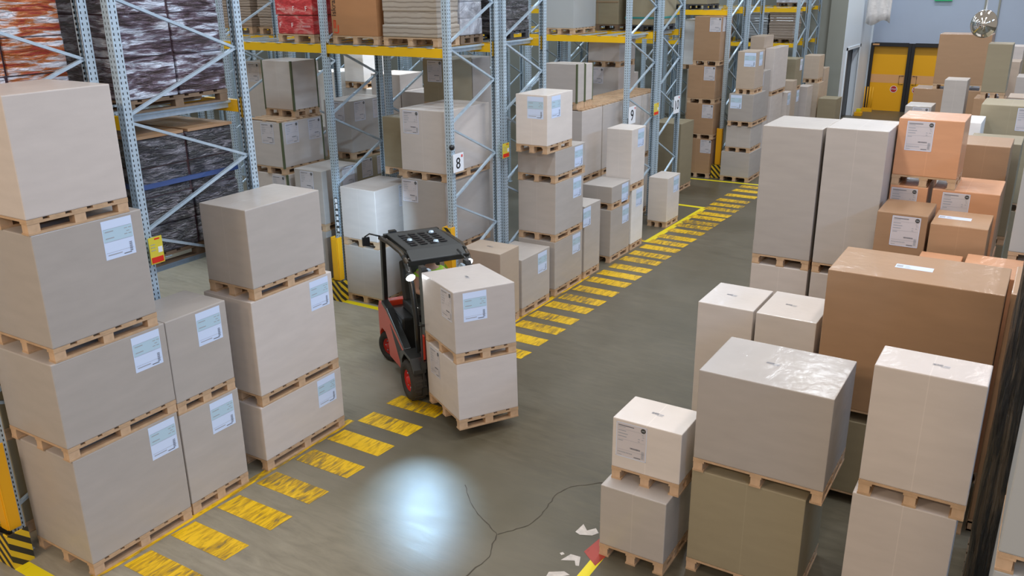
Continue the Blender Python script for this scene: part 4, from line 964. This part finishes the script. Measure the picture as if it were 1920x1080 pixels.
b = MB(); mx = Matrix.Translation((.33, 0, 1.17)) @ Matrix.Rotation(-.85, 4, 'Y')
n = 20; b.tube([mx @ Vector((.15*math.cos(2*PI*k/n), .15*math.sin(2*PI*k/n), 0)) for k in range(n+1)], .013, 'black', 8); b.bar(mx @ Vector((-.15, 0, 0)), mx @ Vector((.15, 0, 0)), .02, .015, 'black'); sw = tp('steering_wheel', b)
# overhead guard
for s in (-1, 1):
    b = MB(); b.bar((-.74, s*.40, .90), (-.70, s*.40, 1.93), .06, .09, 'frame_black'); tp('rear_pillar', b, .008)
    b = MB(); b.tube([(.72, s*.42, .60), (.68, s*.42, 1.2), (.56, s*.42, 1.62), (.42, s*.42, 1.84), (.30, s*.42, 1.92)], .038, 'frame_black', 10); tp('front_pillar', b)
    b = MB(); b.tube([(-.74, s*.42, 1.90), (-.3, s*.43, 1.95), (.2, s*.43, 1.95), (.44, s*.42, 1.86)], .032, 'frame_brown', 10); tp('roof_rail', b)
b = MB(); b.box(-.66, -.58, -.40, .40, 1.93, 1.98, 'frame_black'); b.box(.26, .34, -.40, .40, 1.90, 1.96, 'frame_black'); b.bar((.45, -.42, 1.86), (.45, .42, 1.86), .05, .06, 'frame_black')
for k in range(7): y = -.36+k*.12; b.box(-.6, .30, y-.014, y+.014, 1.93, 1.965, 'frame_black')
tp('roof_frame', b)
b = MB(); b.box(-.60, .28, -.37, .37, 1.966, 1.990, 'dark_grey'); b.prism([(.28, 1.99), (.47, 1.90), (.47, 1.87), (.28, 1.96)], -.38, .38, 'dark_grey'); tp('roof_plate', b, .01)
for r_i in range(4):
    b = MB()
    for k in range(6): x = -.42+k*.10; b.box(x, x+.06, -.26+r_i*.14, -.17+r_i*.14, 1.996, 2.004, 'black')
    tp('roof_vent', b)
for x, y in ((-.35, .2), (-.1, -.2), (.1, .1)):
    b = MB(); b.lathe([(0, 2.03), (.03, 2.025), (.04, 1.995)], 'steel', 12, Matrix.Translation((x, y, 0))); tp('roof_cap', b)
# wheels
def wheel(x, y, r, w, turn=0):
    s = -1 if y < 0 else 1
    mx = Matrix.Translation((x, y, r)) @ Matrix.Rotation(turn, 4, 'Z') @ Matrix.Rotation(-s*PI/2, 4, 'X')
    b = MB(); b.lathe([(r*.58, -w/2), (r*.9, -w/2), (r, -w/2+.02), (r, w/2-.03), (r*.92, w/2), (r*.60, w/2), (r*.56, w/2-.02)], 'rubber', 32, mx)
    for k in range(20):
        a = 2*PI*k/20; c = mx @ Matrix.Rotation(a, 4, 'Z')
        b.box(r-.006, r+.008, -.02, .02, -w/2+.02, w/2-.03, 'rubber', c)
    t_ = tp('wheel', b)
    b = MB(); b.lathe([(r*.585, w/2-.03), (r*.52, w/2-.015), (r*.48, w/2-.05), (r*.22, w/2-.045), (r*.2, w/2-.01), (r*.08, w/2), (0, w/2)], 'wheel_red', 24, mx)
    rim = b.build('rim', t_)
    b = MB()
    for k in range(6):
        a = 2*PI*k/6; b.lathe([(.009, w/2-.045), (.009, w/2-.028), (0, w/2-.027)], 'steel', 8, mx @ Matrix.Translation((r*.36*math.cos(a), r*.36*math.sin(a), 0)))
    b.build('wheel_nuts', t_)
wheel(.70, -.50, .27, .20); wheel(.70, .50, .27, .20)
wheel(-.64, -.37, .22, .17, .35); wheel(-.64, .37, .22, .17, .35)
# mast, carriage, forks
for s in (-1, 1):
    b = MB(); b.bar((.98, s*.30, .10), (.905, s*.30, 1.86), .07, .12, 'frame_black', up=(1, 0, 0)); tp('mast_channel', b, .004)
    b = MB(); b.bar((1.00, s*.23, .12), (.93, s*.23, 1.82), .035, .09, 'steel', up=(1, 0, 0)); tp('inner_channel', b)
    b = MB(); b.tube([(.93, s*.17, .15), (.88, s*.17, 1.35)], .032, 'frame_black', 10); b.tube([(.88, s*.17, 1.35), (.865, s*.17, 1.76)], .016, 'chrome', 10); tp('lift_cylinder', b)
    b = MB(); b.bar((.945, s*.12, .3), (.885, s*.12, 1.75), .02, .012, 'dark_grey'); tp('lift_chain', b)
    b = MB(); b.bar((1.055, s*.22, .12), (1.035, s*.22, .60), .11, .04, 'frame_black', up=(1, 0, 0)); b.bar((1.04, s*.22, .155), (2.0, s*.22, .205), .11, .032, 'frame_black'); tp('fork', b)
    b = MB(); b.tube([(.60, s*.36, .55), (.90, s*.30, .70)], .035, 'frame_black', 10); tp('tilt_cylinder', b)
b = MB(); b.box(.92, .98, -.33, .33, 1.50, 1.58, 'frame_black'); tp('mast_crossbar', b)
b = MB(); b.box(.96, 1.02, -.33, .33, .12, .22, 'frame_black'); tp('mast_crossbar', b)
b = MB(); b.box(1.00, 1.04, -.42, .42, .16, .26, 'frame_black'); b.box(1.00, 1.035, -.42, .42, .52, .62, 'frame_black')
for k in range(7): y = -.39+k*.13; b.box(1.0, 1.02, y-.01, y+.01, .26, 1.12, 'frame_black')
b.box(1.0, 1.02, -.40, .40, 1.10, 1.13, 'frame_black'); tp('load_carriage', b)
b = MB(); b.box(.86, .93, -.44, -.34, .62, .95, 'red'); tp('hose_cover', b, .008)
for s, yy, zz, xx in ((-1, -.46, 1.74, .90), (1, .36, 1.80, .80)):
    b = MB(); mx = Matrix.Translation((xx, yy, zz)) @ Matrix.Rotation(PI/2+.5, 4, 'Y')
    b.lathe([(0, -.05), (.05, -.04), (.065, 0), (.062, .01)], 'frame_black', 18, mx); b.tube([(xx-.02, yy, zz), (xx-.3, yy*.93, zz+.08)], .014, 'frame_black'); hl = tp('head_lamp', b)
    b = MB(); b.lathe([(.058, .012), (.04, .022), (0, .026)], 'lamp', 18, mx); b.build('lamp_glass', hl)
b = MB(); b.box(-.74, -.66, -.30, -.20, 1.93, 2.00, 'frame_black'); rl = tp('rear_lamp', b)
b = MB(); b.box(-.752, -.74, -.29, -.21, 1.935, 1.995, 'lamp_blue'); b.build('lamp_glass', rl)
b = MB(); b.tube([(-.72, -.42, 1.93), (-.78, -.56, 1.97), (-.80, -.62, 1.93), (-.80, -.62, 1.80), (-.74, -.5, 1.78)], .012, 'frame_black'); b.box(-.82, -.78, -.66, -.56, 1.80, 1.92, 'black'); tp('rear_view_mirror', b)
b = MB(); b.tube([(.66, -.40, 1.25), (.66, -.40, 1.02), (.58, -.34, .95)], .014, 'chrome'); tp('grab_handle', b)
# driver
def skin_body(name, chains, m, parent=None, sub=2, root=0):
    vs = []; es = []; rs = []; key = {}
    def vid(p, r):
        k = tuple(round(c, 4) for c in p)
        if k not in key: key[k] = len(vs); vs.append(p); rs.append(r)
        return key[k]
    for ch in chains:
        ids = [vid(p, r) for p, r in ch]; es += list(zip(ids[:-1], ids[1:]))
    me = bpy.data.meshes.new(name); me.from_pydata(vs, es, []); o = link(name, me, parent)
    md = o.modifiers.new('skin', 'SKIN')
    for i, v in enumerate(me.skin_vertices[0].data): v.radius = (rs[i], rs[i]); v.use_root = (i == root)
    s = o.modifiers.new('sub', 'SUBSURF'); s.levels = sub; s.render_levels = sub
    bpy.context.view_layer.update()
    dg = bpy.context.evaluated_depsgraph_get(); m2 = bpy.data.meshes.new_from_object(o.evaluated_get(dg)); o.modifiers.clear(); o.data = m2
    m2.materials.clear(); m2.materials.append(M[m])
    for p in m2.polygons: p.use_smooth = True
    return o
dr = thing('person', 'driver in a high-visibility green vest seated at the wheel of the forklift', 'person', tr.location+Matrix.Rotation(TRZ, 3, 'Z') @ Vector((-.16, .20, .94)), TRZ)
pel, che, nek = (.0, 0, .12), (-.06, 0, .42), (-.03, 0, .58)
ch = [[(pel, .13), ((-.03, 0, .26), .125), (che, .14), ((-.04, 0, .52), .075), (nek, .052), ((-.01, 0, .66), .075), ((0, 0, .74), .098), ((0, 0, .81), .085)]]
hands = []
for s in (-1, 1):
    ch.append([(pel, .13), ((.16, s*.10, .09), .085), ((.44, s*.12, .10), .062), ((.50, s*.12, -.14), .05), ((.52, s*.12, -.40), .04), ((.64, s*.12, -.44), .035)])
    ch.append([(che, .14), ((-.05, s*.20, .45), .055), ((.08, s*.27, .24), .042), ((.34, s*.16, .24), .030), ((.41, s*.13, .27), .026)])
    for k in range(4): ch.append([((.41, s*.13, .27), .026), ((.455, s*(.12-.016*(k-1.5)), .29-.012*k), .010), ((.475, s*(.105-.014*(k-1.5)), .275-.014*k), .0085)])
    ch.append([((.34, s*.16, .24), .030), ((.40, s*.115, .30), .010), ((.42, s*.10, .315), .009)])
body = skin_body('body', ch, 'skin', dr)
me = body.data; me.materials.append(M['cloth'])
for p in me.polygons:
    if p.center.z < .16 or (p.center.z < .5 and p.center.x > .1 and abs(p.center.y) < .2 and p.center.z < .18): p.material_index = 1
vest = skin_body('vest', [[(( .0, 0, .10), .14), ((-.03, 0, .26), .145), ((-.06, 0, .42), .158), ((-.045, 0, .50), .10)], [((-.06, 0, .42), .158), ((-.055, -.19, .455), .07), ((.0, -.235, .36), .058)], [((-.06, 0, .42), .158), ((-.055, .19, .455), .07), ((.0, .235, .36), .058)]], 'vest', dr)
b = MB()
for sy in (-1, 1): b.lathe([(0, -.011), (.010, 0), (0, .011)], 'white', 10, Matrix.Translation((.088, sy*.032, .745)))
b.build('eyes', dr)
b = MB(); b.prism([(.085, .75), (.118, .705), (.088, .700)], -.012, .012, 'skin'); b.build('nose', dr)
b = MB(); b.box(.086, .094, -.024, .024, .672, .680, 'wheel_red'); b.build('mouth', dr)
b = MB()
for sy in (-1, 1): b.lathe([(0, -.028), (.018, 0), (0, .028)], 'skin', 10, Matrix.Translation((0, sy*.097, .735)))
b.build('ears', dr)
b = MB(); b.lathe([(.106*math.cos(a*PI/20), .05+.098*math.sin(a*PI/20)) for a in range(-1, 11)], 'hair', 20, Matrix.Translation((-.012, 0, .735))); b.build('hair', dr)
# the load on the forks, tilted back with the mast
def carried(z0, z1, labs, label, dx=0, w=.985, dd=.79):
    lx = 1.56+dx
    R = Matrix.Rotation(TRZ, 4, 'Z'); T = Matrix.Translation((-6.99, 8.92, 0))
    rel = Matrix.Rotation(math.radians(-2.6), 4, 'Y')
    P = T @ R @ Matrix.Translation((1.06, .06, .085)) @ rel @ Matrix.Translation((.5+dx, 0, z0)) @ Matrix.Rotation(math.radians(1.5), 4, 'Z')
    t = pload(-w/2, w/2, -dd/2, dd/2, 0, z1-z0, 'pale_carton', '', label, 'two cartons carried by the forklift')
    t.matrix_world = P
    c = [k for k in t.children if k.name.startswith('carton')][0]
    for l in labs.split(): put_label(c, l[0], float(l[1:-1]), l[-1], w, dd, z1-z0-PH)
    return t
carried(0, .845, 'f.14b', 'lower pale carton with pallet held on the forks of the red forklift')
carried(.845, 1.73, 'r.37a f.62b t.0t', 'upper white-topped carton with blue white label carried by the red forklift')
#ENDTRUCK
# ------------------------------------------------------------------ lights
w = bpy.data.worlds.new('hall_light'); SC.world = w; w.use_nodes = True
bg = w.node_tree.nodes['Background']; bg.inputs[0].default_value = (1.0, .88, .76, 1); bg.inputs[1].default_value = .33
def area(name, loc, size, sy, e, col, rot=(0, 0, 0)):
    l = bpy.data.lights.new(name, 'AREA'); l.shape = 'RECTANGLE'; l.size = size; l.size_y = sy; l.energy = e; l.color = col
    o = bpy.data.objects.new(name, l); COL.objects.link(o); o.location = loc; o.rotation_euler = rot; return o
COOL = (.66, .83, 1.0); WARM = (1.0, .84, .68)
for y in (8, 14, 21, 30): area('ceiling_and_fill_lamp', (-4.0, y, 9.4), .6, 3.0, 310, (.86, .93, 1.0))
area('ceiling_and_fill_lamp', (-4.0, 35.5, 9.2), 4.0, .6, 190, (.85, .93, 1.0))  # unseen lamp added to brighten the back wall and partition
for y in (3, 9, 15, 22, 30): area('ceiling_and_fill_lamp', (.0, y, 9.4), .6, 3.0, 145, (1.0, .90, .86))
for x, y, e in ((-7, -4, 480), (-1, -6, 260), (3, -4, 220)): area('ceiling_and_fill_lamp', (x, y, 8.5), 3.0, .6, e, (1.0, .80, .62), (.6, 0, 0))  # unseen warm fill added behind the camera for the near-facing sides
for y in (-2, 5, 12, 20): area('ceiling_and_fill_lamp', (7.5, y, 8.0), .6, 3.0, 330, (.34, .60, 1.0), (0, .75, 0))  # unseen blue fill added from the right to cool the aisle-side faces
for x in (-11, -17, -24):
    for y in (8.7, 15.3, 21.7, 28.5): area('ceiling_and_fill_lamp', (x, y, 9.2), 3.0, .5, 170, COOL)
def spot(name, loc, target, e, ang, col, blend=.5, r=.03):
    l = bpy.data.lights.new(name, 'SPOT'); l.energy = e; l.spot_size = ang; l.spot_blend = blend; l.color = col; l.shadow_soft_size = r
    o = bpy.data.objects.new(name, l); COL.objects.link(o); o.location = loc
    o.rotation_euler = (Vector(target)-Vector(loc)).to_track_quat('-Z', 'Y').to_euler(); return o
spot('added_spot_white_cartons', (-11.6, 13.6, 8.0), (-12.4, 14.4, 3.2), 1500, .55, (.95, .98, 1))  # unseen spot added to make the white cartons glare
def tw(x, y, z): return Vector((-6.99, 8.92, 0))+Matrix.Rotation(TRZ, 3, 'Z') @ Vector((x, y, z))
spot('head_lamp_right', tw(.96, -.48, 1.72), (-5.12, 6.3, 0), 420, .56, (.42, .70, 1), .9, .04)
spot('head_lamp_left', tw(.90, .31, 1.74), tw(3.4, .7, 0), 50, .9, (.72, .86, 1), .9, .04)
spot('rear_lamp_blue', tw(-.83, -.25, 2.0), (-9.5, 10.7, 1.45), 260, .9, (.50, .74, 1), .9, .04)
SC.view_settings.view_transform = 'Standard'; SC.view_settings.look = 'None'; SC.view_settings.gamma = 1; SC.view_settings.use_curve_mapping = False
SC.view_settings.exposure = -0.14
